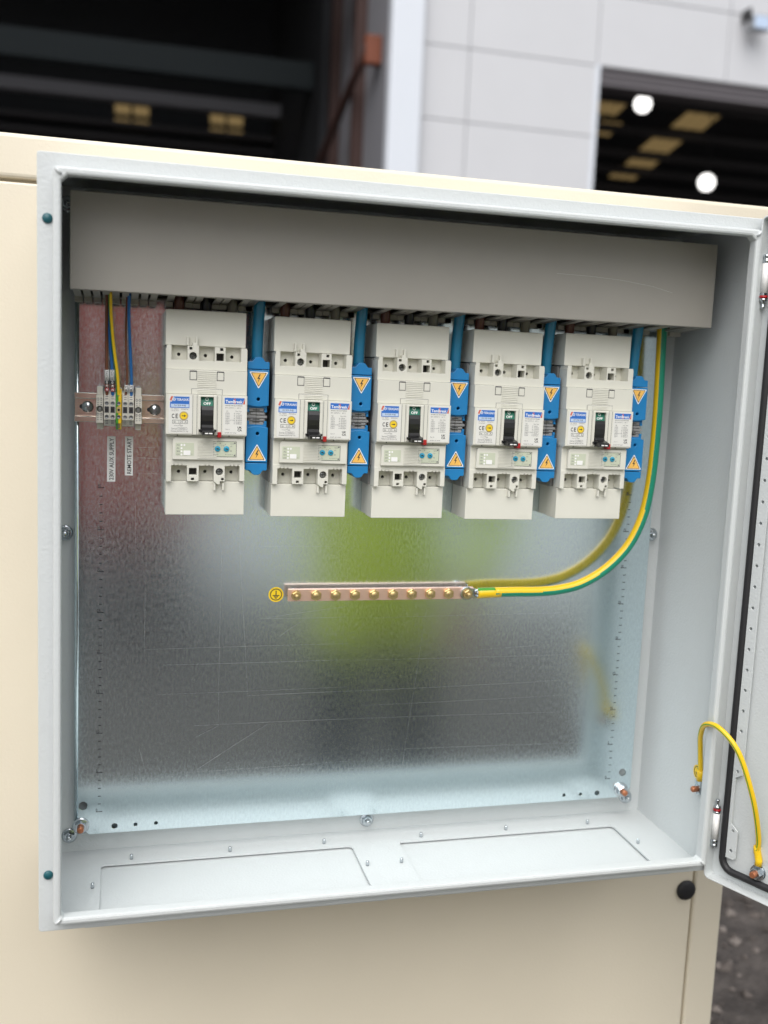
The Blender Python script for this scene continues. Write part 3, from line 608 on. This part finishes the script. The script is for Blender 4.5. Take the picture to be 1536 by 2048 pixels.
# ------------------------------------------------------------------ DIN rail, terminals, wires
rl = thing('din_rail', 'short zinc plated mounting rail behind the small terminals', 'mounting rail', (20, 0, 494))
prof = [(-1, 482.5), (-7.5, 482.5), (-7.5, 477.6), (-7.9, 477), (-8.5, 477.1), (-8.9, 477.8), (-8.9, 482.6), (-8.3, 483.5), (-7.4, 483.8), (-2.2, 483.8), (-2.2, 503.4), (-7.4, 503.4), (-8.3, 503.7), (-8.9, 504.6), (-8.9, 509.7), (-8.5, 510.4), (-7.9, 510.5), (-7.5, 509.9), (-7.5, 504.7), (-1, 504.7)]
MB().prism(prof, -30, 71.5).build('rail', 'rail_metal', rl)
for x, z, sx in ((-16, 494.3, -22), (60, 493.2, 54)):
    s = MB().lathe([(6.8, 0), (6.8, .8), (6.2, 2), (4.4, 3.4), (0, 4)], (x, -2.4, z), n=22); s.box(x-2.6, x+2.6, -6.6, -5.6, z-.55, z+.55, mi=1); s.box(x-.55, x+.55, -6.62, -5.6, z-2.6, z+2.6, mi=1)
    s.build('rail_screw', ['zinc', 'steel_dark'], rl)
    MB().sheet([rrect(sx-3, sx+6, z-2.6, z+2.6, 2.5)], -2.35, -2.25).build('rail_slot', 'ink', rl)
def end_stop(xc, label):
    t = thing('end_stop', label, 'terminal clamp', (xc, -8, 494), 'grey end stops on the rail'); w2 = 3.9
    MB().box(xc-w2+.6, xc+w2-.6, -30, -6, 470.4, 518.6, .6).build('foot', 'term_grey', t)
    f = MB().sheet([rect(xc-w2, xc+w2, 478, 509.3), circle(xc, 493.8, 3.5, 20)], -42, -29.5, .4); f.build('body', 'term_grey', t)
    MB().lathe([(3.3, 0), (3.3, 6), (2.5, 6.4), (0, 6.4)], (xc, -30, 493.8), n=18).build('screw', 'steel_dark', t)
    k = MB()
    for i in range(4):
        for s in (-1, 1):
            for z in (498.6+i*2.4, 489-i*2.4): k.box(xc+s*1.7-.9, xc+s*1.7+.7, -42.12, -41.9, z-.35, z+.45)
    k.box(xc-w2, xc+w2, -42.1, -41.9, 487.8, 488.3); k.box(xc-w2, xc+w2, -42.1, -41.9, 504.6, 505)
    k.build('relief_slots', 'ink_grey', t)
end_stop(-1.6, 'grey ribbed end stop at the left end of the terminal row'); end_stop(40.5, 'grey ribbed end stop at the right end of the terminal row')
def terminal(xc, lab, kind):
    t = thing('rail_terminal', lab, 'terminal', (xc, -8, 494), 'small rail terminals'); w2 = 3.05
    z0, z1 = (474, 513.4) if kind == 'grey' else (470, 517)
    pf = [(-8, z0+2), (-26, z0), (-36, z0+1.5), (-42, z0+8), (-45, z0+8.5), (-45, z1-9.5), (-42, z1-9), (-34, z1-.6), (-26, z1), (-8, z1-3)]
    if kind == 'grey': MB().prism(pf, xc-w2, xc+w2).build('body', 'term_grey', t)
    else:
        MB().prism(pf, xc-w2, xc-.2).build('body', 'pe_green2', t); MB().prism(pf, xc-.2, xc+w2).build('body', 'pe_yellow', t)
    for z in (500.6, 485.6):
        s = MB().lathe([(2.15, 0), (2.15, .5), (1.7, .55), (1.6, .2), (0, .2)], (xc, -45, z), n=16); s.box(xc-1.4, xc+1.4, -45.45, -45.15, z-.25, z+.25, mi=1); s.build('screw', ['steel_dark', 'black'], t)
    c = MB().box(xc-2.3, xc+2.3, -45.3, -44.8, 490, 497); c.sheet([circle(xc, 493.4, 1.4, 12)], -45.5, -45.3, mi=1)
    c.build('bridge_slot', ['ink' if kind == 'grey' else 'brass', 'black'], t)
    k = MB()
    for i in range(3):
        z = z1-8+i*2.2; y = -42+(z-(z1-9))/8.4*8; k.box(xc-1.7, xc+1.5, y-.3, y+.5, z-.5, z+.5)
        z = z0+7-i*1.7; y = -42+((z0+8)-z)/6.5*6; k.box(xc-1.7, xc+1.5, y-.3, y+.5, z-.5, z+.4)
    k.build('wire_slots', 'ink_grey', t)
for xc, lab, kd in ((6.1, 'grey rail terminal with the brown supply wire, next to the left end stop', 'grey'), (12.5, 'grey rail terminal with the blue supply wire, next to the earth terminal', 'grey'), (19, 'green and yellow earth terminal in the middle of the row', 'pe'), (26, 'grey rail terminal with the brown remote start wire', 'grey'), (32.5, 'grey rail terminal with the blue remote start wire, next to the right end stop', 'grey')): terminal(xc, lab, kd)
def wire(nm, mats, pts, r, lab, stripe=None, marks=()):
    t = thing(nm, lab, 'wire', pts[-1], 'thin wires to the rail terminals')
    MB().tube(spline(pts, 6), r, 12, ref=(0, -1, 0), stripe=stripe).build('insulation', mats, t)
    for z0, z1, x0, x1, y, mt, tx, tm in marks:
        MB().tube([(x0, y, z0), (x1, y, z1)], 2.35, 14).build('wire_marker', mt, t)
        if tx: MB().text(tx, min(x0, x1)-1.1, max(x0, x1)+1.1, z0+.5, z1-.5, y-2.45, rot=90, bold=.1).build('marker_lettering', tm, t)
wire('supply_wire', ['wire_brown'], [(5.8, -66, 640), (5.8, -60, 620), (5.3, -46, 595), (5.4, -38, 571), (5.7, -37, 537), (6.1, -36, 506)], 1.75, 'brown supply wire marked AUXL 230 running down from the trunking', marks=[(525.6, 537.4, 6, 5.8, -37, 'white', 'AUXL', 'ink'), (521.8, 525.4, 6, 6, -37, 'black', '0', 'white'), (517.6, 521.6, 6.1, 6, -37, 'steel_orange', '3', 'white'), (513.4, 517.4, 6.1, 6.1, -37, 'button_red', '2', 'white')])
wire('supply_wire', ['wire_blue'], [(8.2, -60, 640), (7.8, -56, 620), (8, -44, 595), (9, -38, 571), (11.4, -37, 538), (12.5, -36, 506)], 1.85, 'blue supply wire marked AUXN 230 beside the brown one', marks=[(525.6, 537.8, 11.9, 11.5, -37, 'white', 'AUXN', 'ink'), (521.8, 525.4, 12, 11.9, -37, 'black', '0', 'white'), (517.6, 521.6, 12.2, 12.1, -37, 'steel_orange', '3', 'white'), (513.4, 517.4, 12.4, 12.3, -37, 'button_red', '2', 'white')])
wire('earth_wire', ['pe_yellow', 'pe_green2'], [(9.6, -72, 640), (9.4, -66, 620), (9.8, -54, 600), (11.8, -44, 574), (14.4, -40, 552), (17, -39, 534), (19, -38, 506)], 2.0, 'thin green and yellow earth wire to the earth terminal', stripe=lambda a, t: 1 if 30 < a < 190 else 0)
wire('start_wire', ['wire_brown'], [(27, -56, 640), (27.2, -52, 620), (26.4, -44, 598), (26.2, -38, 572), (27.8, -37, 535), (27.4, -36, 518), (26, -36, 506)], 1.25, 'thin brown remote start wire', marks=[(514, 521.4, 27, 27.6, -37, 'white', 'RS', 'ink')])
wire('start_wire', ['wire_blue'], [(29.5, -66, 640), (29.2, -62, 620), (29.2, -50, 598), (30.4, -40, 572), (32.2, -37, 540), (32.9, -36, 518), (32.5, -36, 506)], 1.7, 'blue remote start wire with a white marker sleeve', marks=[(514, 521.6, 32.6, 32.9, -37, 'white', 'RS', 'ink')])
for x0, x1, z0, z1, tx, lab in ((6.2, 15.7, 407.4, 460.6, '230V AUX SUPPLY', 'white adhesive label reading 230V AUX SUPPLY'), (26.4, 35.7, 415, 461, 'REMOTE START', 'white adhesive label reading REMOTE START')):
    t = thing('adhesive_label', lab, 'label', ((x0+x1)/2, 0, z0), 'white label strips under the terminals')
    MB().box(x0, x1, -.35, -.02, z0, z1).build('strip', 'white', t); MB().text(tx, x0+2.6, x1-2, z0+2, z1-2, -.42, rot=90, bold=.12).build('lettering', 'ink', t)

# ------------------------------------------------------------------ earth bar, sticker, earth cable
eb = thing('earth_bar', 'flat copper earth bar with ten brass bolts on the lower plate', 'earth bar', (340, 0, 264))
BXA, BZA = 222.4, 271.8
MB().box(BXA, BXA+241, -18, -12, BZA-7.6, BZA+7.6, .5).build('bar', 'copper', eb)
for x in (BXA+9.7, BXA+231.5): MB().lathe([(4, 0), (4, 12)], (x, 0, BZA), n=16).build('standoff', 'zinc', eb)
for i in range(10):
    x = BXA+9.7+24.65*i; m = MB()
    if i in (0, 9):
        y0 = -18 if i == 0 else -21.4
        m.lathe([(6.2, 0), (6.2, 1)], (x, y0, BZA), n=20); hexa(m, x, y0-1, BZA, 5.9, 3.8); m.lathe([(3, 0), (3, 4), (2, 5), (0, 5)], (x, y0-4.7, BZA), n=14)
    else: hexa(m, x, -18, BZA, 7, 4.4); m.lathe([(4.6, 0), (4.4, .5), (0, .5)], (x, -22.4, BZA), n=16)
    m.build('bolt', 'brass', eb)
def earth_symbol(t, mp, n1, n2):
    MB().sheet([circle(0, 0, 9.4, 32)], -.3, -.05, mp=mp).build('disc', 'yellow', t)
    k = MB().sheet([circle(0, 0, 7.6, 32), circle(0, 0, 6.4, 32)], -.38, -.32, mp=mp); k.sheet([rect(-.65, .65, -.9, 5)], -.38, -.32, mp=mp)
    for a, z in ((4.2, -1.2), (2.7, -2.9), (1.3, -4.5)): k.sheet([rect(-a, a, z-.58, z+.58)], -.38, -.32, mp=mp)
    k.build('earth_symbol', 'ink', t)
t = thing('earth_sticker', 'round yellow earth symbol sticker left of the copper bar', 'sticker', (209.9, 0, 269.2))
earth_symbol(t, lambda a, c, d: (209.9+a, d, 269.2+c), 0, 0)
t = thing('earth_sticker', 'yellow earth symbol sticker on the cabinet side wall above its stud', 'sticker', (FX1-2, -117, 53))
earth_symbol(t, lambda a, c, d: (FX1-2+d, -117-a, 53+c), 0, 0)
t = thing('earth_sticker', 'yellow earth sticker on the open door, cut by the picture edge', 'sticker', tuple(dmap(68, -30, 0)))
earth_symbol(t, lambda a, c, d: dmap(67+a, -29+c, d), 0, 0)
ec = thing('earth_cable', 'thick yellow and green earth cable curving from copper bar up to the trunking', 'earth cable', (466, -22, 274))
LX = BXA+9.7+24.65*9
lg = MB().sheet([arc(LX, BZA, 8.8, 50, 310, 14)+[(LX+12, BZA-6), (LX+17, BZA-4), (LX+17, BZA+5), (LX+12, BZA+6)], circle(LX, BZA, 3.4, 16)], -21.2, -18.2, .4); lg.tube([(LX+10, -21, BZA+.5), (LX+16, -22, BZA+.8), (LX+24, -23, BZA+1.2)], lambda t: 4+2*min(1, t*2), 14)
lg.build('cable_lug', 'zinc', ec)
MB().tube([(LX+13.5, -22, BZA+.7), (LX+18, -22.4, BZA+1), (LX+24, -23, BZA+1.3), (LX+33, -23.5, BZA+1.7), (LX+44, -24, BZA+2)], lambda t: 6.9-.3*t, 20, ref=(0, -1, 0), stripe=lambda a, t: 1 if 270 < a < 320 else 0).build('heat_shrink', ['pe_yellow', 'pe_green2'], ec)
ep = [(486, -34, 276.2), (515, -34, 276.6), (545, -34, 276.6), (575, -34, 279), (606, -34, 287), (640, -34, 307), (669, -34, 338), (686.5, -34, 378), (693.5, -34, 424), (695.5, -33, 470), (695.8, -31, 510), (695, -27, 550), (694, -24, 585), (693, -23, 620), (692.5, -24, 665)]
ep = [(22+(x-22)*1.0085, -24-4*min(1, i/7), 541+(z-541)*1.0085) for i, (x, y, z) in enumerate(ep)]
MB().tube(spline(ep, 6), 6.4, 32, ref=(0, -1, 0), stripe=lambda a, t: 1 if (4-42*min(1, t*1.5)) < (a if a < 270 else a-360) < 150 else 0).build('insulation', ['pe_yellow', 'pe_green'], ec)

st = thing('bonding_strap', 'thin yellow and green earth strap looping from cabinet wall to open door', 'earth strap', (745, -130, 45))
sp = [(744, -131, 52), (742.5, -132, 66), (738, -135, 90), (730, -145, 115), (723.5, -164, 135), (726, -190, 138.6), (739, -213, 115.8), (757, -223, 62), (774.5, -217, 8), (777, -212, -14)]
MB().tube(spline(sp, 8), 3.3, 16, ref=(0, -1, .2), stripe=lambda a, t: 1 if 60 < a < 125 or 250 < a < 265 else 0).build('insulation', ['pe_yellow', 'pe_green2'], st)
MB().tube([(744.6, -130.5, 47), (744.3, -131, 54), (743.3, -131.8, 62)], 4.6, 14).build('heat_shrink', 'pe_yellow', st)
d0 = dmap(41, -37, -2.6); d1 = dmap(41.6, -24, -4.5)
MB().tube([d1+Vector((0, 0, -3)), d1+Vector((.3, 0, 3)), Vector((777.5, -212.5, -10)), Vector((777, -213, -5))], 4.4, 14).build('heat_shrink', 'pe_yellow', st)
MB().sheet([circle(41, -37, 8.2, 20), circle(41, -37, 3.5, 14)], -3.5, -1.7, mp=dmap).sheet([rect(38.4, 44, -32, -22)], -3.6, -1.9, mp=dmap).build('cable_lug', 'zinc', st)
MB().box(741.6, 744, -136, -124, 30, 48, .5).build('cable_lug', 'zinc', st)

# ------------------------------------------------------------------ building behind
bd = thing('warehouse', 'pale clad warehouse with two dark open doorways behind the canopy', 'building', (4000, 12000, -1000))
FYb = 12000
MB().box(3310, 3740, FYb-160, FYb+200, -1000, 9000, 10).build('corner_pilaster', 'cladding_white', bd)
MB().box(3745, 3775, FYb-60, FYb+100, -1000, 9000).build('pilaster_strip', 'joint', bd)  # narrow strip, darker than the pilaster, between it and the cladding
MB().box(3780, 6236, FYb+45, FYb+200, -1000, 9000).build('backing_wall', 'joint', bd)
MB().box(6236, 14000, FYb+45, FYb+200, 4895, 9000).build('backing_wall', 'joint', bd)
cols = [(3780, 4420), (4420, 6250)]; cols2 = cols+[(6250, 8235), (8235, 10200), (10200, 12200), (12200, 14000)]
rows = [3962-930*i for i in range(1, 6)]
for r0 in [3962]+rows:
    for c0, c1 in cols: MB().box(c0+5, c1-5, FYb, FYb+50, max(-1000, r0+5), r0+925, 8).build('cladding_panel', 'cladding', bd)
for r0 in (4892, 5822, 6752, 7682):
    for c0, c1 in cols2: MB().box(c0+5, c1-5, FYb, FYb+50, r0+5, r0+925, 8).build('cladding_panel', 'cladding', bd)
MB().box(6236, 6300, FYb-20, FYb+320, -1000, 4900, 6).build('door_jamb', 'cladding_white', bd)
MB().box(6300, 14000, FYb+60, FYb+420, 4680, 4895, 10).build('shutter_box', 'shutter', bd)
for i in range(3): MB().box(6302, 14000, FYb+30, FYb+61, 4660+i*75, 4715+i*75, 6).build('shutter_slat', 'shutter', bd)
# right hall
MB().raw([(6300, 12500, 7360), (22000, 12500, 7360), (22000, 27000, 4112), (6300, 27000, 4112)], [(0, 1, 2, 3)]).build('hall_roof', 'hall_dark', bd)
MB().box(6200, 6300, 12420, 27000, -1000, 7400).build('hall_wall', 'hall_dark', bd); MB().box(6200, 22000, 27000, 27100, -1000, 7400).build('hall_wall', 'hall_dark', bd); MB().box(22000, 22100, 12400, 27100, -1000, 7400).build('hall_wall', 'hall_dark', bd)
def roofz(y): return 6126-.224*(y-18000)
for y in (15000, 16400, 17450, 18600, 19600, 20400, 21300, 22400): MB().box(6300, 22000, y-60, y+60, roofz(y)-190, roofz(y)-40).build('purlin', 'hall_steel', bd)
for x, y, wx, dy in ((11420, 18000, 760, 900), (11300, 19150, 720, 820), (11350, 20000, 700, 640), (11300, 20750, 680, 500), (9370, 17850, 640, 800), (9760, 18830, 480, 560), (13700, 16900, 760, 900)):
    for s in (-1, 0, 1):
        q = [(x-wx/2+(s+1)*wx/3+20, y-dy/2), (x-wx/2+(s+2)*wx/3-20, y-dy/2), (x-wx/2+(s+2)*wx/3-20, y+dy/2), (x-wx/2+(s+1)*wx/3+20, y+dy/2)]
        m = MB().raw([(a, c, roofz(c)-30) for a, c in q]+[(a, c, roofz(c)-12) for a, c in q], [(0, 1, 2, 3), (4, 5, 6, 7), (0, 1, 5, 4), (1, 2, 6, 5), (2, 3, 7, 6), (3, 0, 4, 7)]); m.build('rooflight', 'rooflight', bd)
# left hall
MB().box(3300, 3309, 12000, 21000, -1000, 9000).build('hall_wall', 'inner_grey', bd)
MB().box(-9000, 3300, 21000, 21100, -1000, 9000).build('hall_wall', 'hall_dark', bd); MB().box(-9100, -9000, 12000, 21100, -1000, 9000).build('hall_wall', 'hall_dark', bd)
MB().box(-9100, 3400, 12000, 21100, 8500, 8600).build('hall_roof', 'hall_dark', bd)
for y in (13300, 15000, 17000, 19200): MB().box(3140, 3299, y-90, y+90, -1000, 8500, 8).build('column', 'steel_brown' if y < 16000 else 'hall_dark', bd)
MB().box(3040, 3299, 15200, 20900, -1000, 8500).build('dark_wall_box', 'hall_dark', bd)  # dark box over the deeper part of the side wall
MB().tube([(3120, 12300, 4860), (3060, 13000, 4560), (2980, 14600, 3900), (2960, 16000, 3300)], 60, 12).build('brace', 'steel_brown', bd)
MB().box(3080, 3290, 12260, 12420, 4640, 5000, 10).build('bracket', 'steel_orange', bd)
for y, z, h, mt in ((13500, 6350, 500, 'hall_steel'), (16000, 5420, 420, 'hall_teal'), (19600, 5720, 240, 'inner_grey'), (20300, 5330, 90, 'hall_steel'), (20300, 5050, 90, 'hall_steel'), (20300, 4700, 120, 'hall_steel')): MB().box(-9000, 3030, y-120, y+120, z-h/2, z+h/2, 8).build('beam', mt, bd)
for x in (-190, 1740):
    for z in (5680, 5400):
        for s in (0, 1): MB().box(x+s*370+30, x+s*370+340, 20960, 20999, z+20, z+195).build('glow_panel', 'rooflight', bd)  # emissive yellow panels standing in for rooflights of a bay beyond
def lampx(x, y, z, lab):
    t = thing('pendant_lamp', lab, 'lamp', (x, y, z), 'white globe lamps in the right doorway')
    MB().lathe([(0, -150), (70, -132), (126, -79), (150, 0), (126, 79), (70, 132), (0, 150)], (x, y, z), 'z', 24, sgn=1).build('globe', 'lamp_glass', t)
    MB().lathe([(40, 140), (40, 190), (14, 200), (14, roofz(y)-z)], (x, y, z), 'z', 14, sgn=1).build('stem', 'hall_steel', t)
lampx(9050, 15940, 5640, 'round white lamp hanging high near the doorway corner'); lampx(10463, 15940, 4398, 'round white lamp hanging lower at the right of the doorway')
fl = thing('floodlight', 'small grey floodlight on the cladding above the right doorway', 'floodlight', (8465, FYb, 5726))
MB().box(8430, 8700, FYb-260, FYb-120, 5560, 5760, 15).build('housing', 'steel_dark', fl); MB().box(8450, 8680, FYb-268, FYb-259, 5580, 5740).build('glass', 'pale_blue', fl)
MB().box(8400, 8440, FYb-200, FYb, 5700, 5860, 8).build('bracket', 'black', fl)

# ------------------------------------------------------------------ behind the camera, for the plate's soft reflections: photographer, phone and a guessed red source
rc = thing('container_standin', 'red corrugated container on a dark trailer, unseen stand-in for the red reflection in the plate', 'container', (250, -5000, -1000))  # guessed object; box reddens and trailer darkens the plate's reflection
MB().box(-450, 480, -7400, -5040, -430, 1900, 10).build('box', 'container_red', rc)
for i in range(6): MB().box(-440+i*155, -350+i*155, -5040, -5005, -400, 1860, 12).build('corrugation', 'container_red', rc)
MB().box(-430, 460, -7380, -5060, -640, -435, 8).build('chassis', 'black', rc)
for x in (-340, 360):
    for y in (-5500, -6900): MB().lathe([(120, 0), (350, 10), (360, 40), (360, 180), (340, 200), (120, 210)], (x-100, y, -640), 'x', 24, sgn=1).build('wheel', 'rubber', rc)
pn = thing('person', 'photographer in a lime high visibility jacket, mirrored softly in the plate', 'person', (720, -1560, -1000))
def make_person():
    J = {}; E = []; Rr = {}
    def j(n, p, r, par=None):
        J[n] = p if n in ('wrl', 'palml') else (p[0]-15, p[1]+140, p[2]); Rr[n] = r
        if par: E.append((par, n))
    j('pelvis', (760, -1700, -60), 235); j('waist', (755, -1705, 80), 245, 'pelvis'); j('chest', (745, -1700, 270), 250, 'waist'); j('upchest', (740, -1695, 400), 160, 'chest'); j('neck', (735, -1690, 500), 62, 'upchest')
    j('jaw', (732, -1672, 570), 74, 'neck'); j('head', (730, -1680, 655), 92, 'jaw'); j('crown', (730, -1690, 715), 72, 'head')
    for s, n in ((1, 'r'), (-1, 'l')):
        j('hip'+n, (760+s*95, -1700, -110), 100, 'pelvis'); j('knee'+n, (770+s*115, -1680, -520), 66, 'hip'+n); j('calf'+n, (770+s*118, -1710, -640), 62, 'knee'+n); j('ankle'+n, (770+s*120, -1720, -915), 42, 'calf'+n); j('toe'+n, (775+s*140, -1560, -965), 38, 'ankle'+n)
    j('shr', (930, -1690, 410), 84, 'upchest'); j('elr', (1110, -1640, 150), 72, 'shr'); j('wrr', (940, -1470, -40), 40, 'elr'); j('palmr', (925, -1420, -90), 38, 'wrr')
    j('shl', (550, -1690, 415), 84, 'upchest'); j('ell', (330, -1600, 300), 60, 'shl'); j('wrl', (130, -1390, 470), 38, 'ell'); j('palml', (85, -1330, 500), 38, 'wrl')
    names = list(J); me = bpy.data.meshes.new('body'); me.from_pydata([(Vector(J[n])-Vector((720, -1560, -1000)))*.001 for n in names], [(names.index(a), names.index(c)) for a, c in E], [])
    o = bpy.data.objects.new('body', me); COL.objects.link(o)
    sk = o.modifiers.new('s', 'SKIN'); sk.use_smooth_shade = True; o.modifiers.new('d', 'SUBSURF').levels = 2
    lay = me.skin_vertices[0].data
    for i, n in enumerate(names):
        r = Rr[n]*.001; lay[i].radius = (r, r*.72) if n in ('waist', 'chest', 'upchest', 'pelvis') else (r, r); lay[i].use_root = n == 'pelvis'
    dg = bpy.context.evaluated_depsgraph_get(); m2 = bpy.data.meshes.new_from_object(o.evaluated_get(dg)); bpy.data.objects.remove(o)
    for k in ('skin', 'hivis', 'trousers', 'reflective', 'black'): m2.materials.append(MATS[k])
    for p in m2.polygons:
        c = p.center*1000+Vector((720, -1560, -1000)); p.use_smooth = True
        if c.z > 500 and abs(c.x-718) < 160: k = 0
        elif c.z < -880: k = 4
        elif c.x < 140 or (c.y > -1345 and c.x > 835 and c.z < 0 and c.z > -200): k = 0
        elif c.z < -215: k = 2
        else: k = 3 if (215 < c.z < 262) and c.x > 560 else 1
        p.material_index = k
    o = bpy.data.objects.new('body', m2); COL.objects.link(o); o.parent = pn; ORIG[o.name] = Vector((720, -1560, -1000))
    OF = Vector((-15, 140, 0)); ORIG[pn.name] -= OF
    hr = MB().lathe([(60, -30), (88, -10), (94, 20), (84, 55), (60, 80), (25, 94), (0, 96)], (730, -1712, 685), 'z', 20, sgn=1); hr.build('hair', 'hair', pn)
    fc = MB()
    for s in (-1, 1): fc.lathe([(8, 0), (7, 3), (0, 5)], (730+s*30, -1594, 662), 'y', 12, sgn=1)
    fc.build('eye', 'white', pn)
    MB().tube([(730, -1596, 668), (730, -1580, 640), (730, -1572, 622), (730, -1590, 612)], lambda t: 9+9*t*(1.2-t), 10).build('nose', 'skin', pn)
    MB().tube([(706, -1592, 588), (730, -1584, 585), (754, -1592, 588)], 6, 8).build('mouth', 'ink_red', pn)
    for s in (-1, 1): MB().box(730+s*96-8, 730+s*96+8, -1700, -1670, 625, 690, 7).build('ear', 'skin', pn)
    # fingers closed round the phone (left hand) and hanging relaxed (right hand)
    ORIG[pn.name] += OF
    for k in range(4):
        z = 540-k*24
        MB().tube(spline([(80, -1322, z-15), (66, -1275, z), (62, -1246, z), (44, -1236, z+2)], 4), 8.5, 10).build('finger', 'skin', pn)
    MB().tube(spline([(72, -1325, 470), (62, -1290, 455), (50, -1262, 470), (34, -1256, 490)], 4), 10, 10).build('thumb', 'skin', pn)
    ORIG[pn.name] -= OF
    for k in range(4):
        x = 900+k*19; L = (62, 78, 74, 58)[k]
        MB().tube(spline([(x, -1415, -105), (x-4, -1385, -135), (x-10, -1378, -135-L*.6)], 4), 8.5, 10).build('finger', 'skin', pn)
    MB().tube(spline([(895, -1440, -80), (868, -1412, -108), (866, -1395, -140)], 4), 10, 10).build('thumb', 'skin', pn)
make_person()
ph = thing('phone', 'black mobile phone held up at the end of an outstretched arm', 'phone', (35, -1250, 470))
MB().sheet([rrect(-22, 56, 425, 585, 10)], -1250, -1241, 2).build('case', 'black', ph)
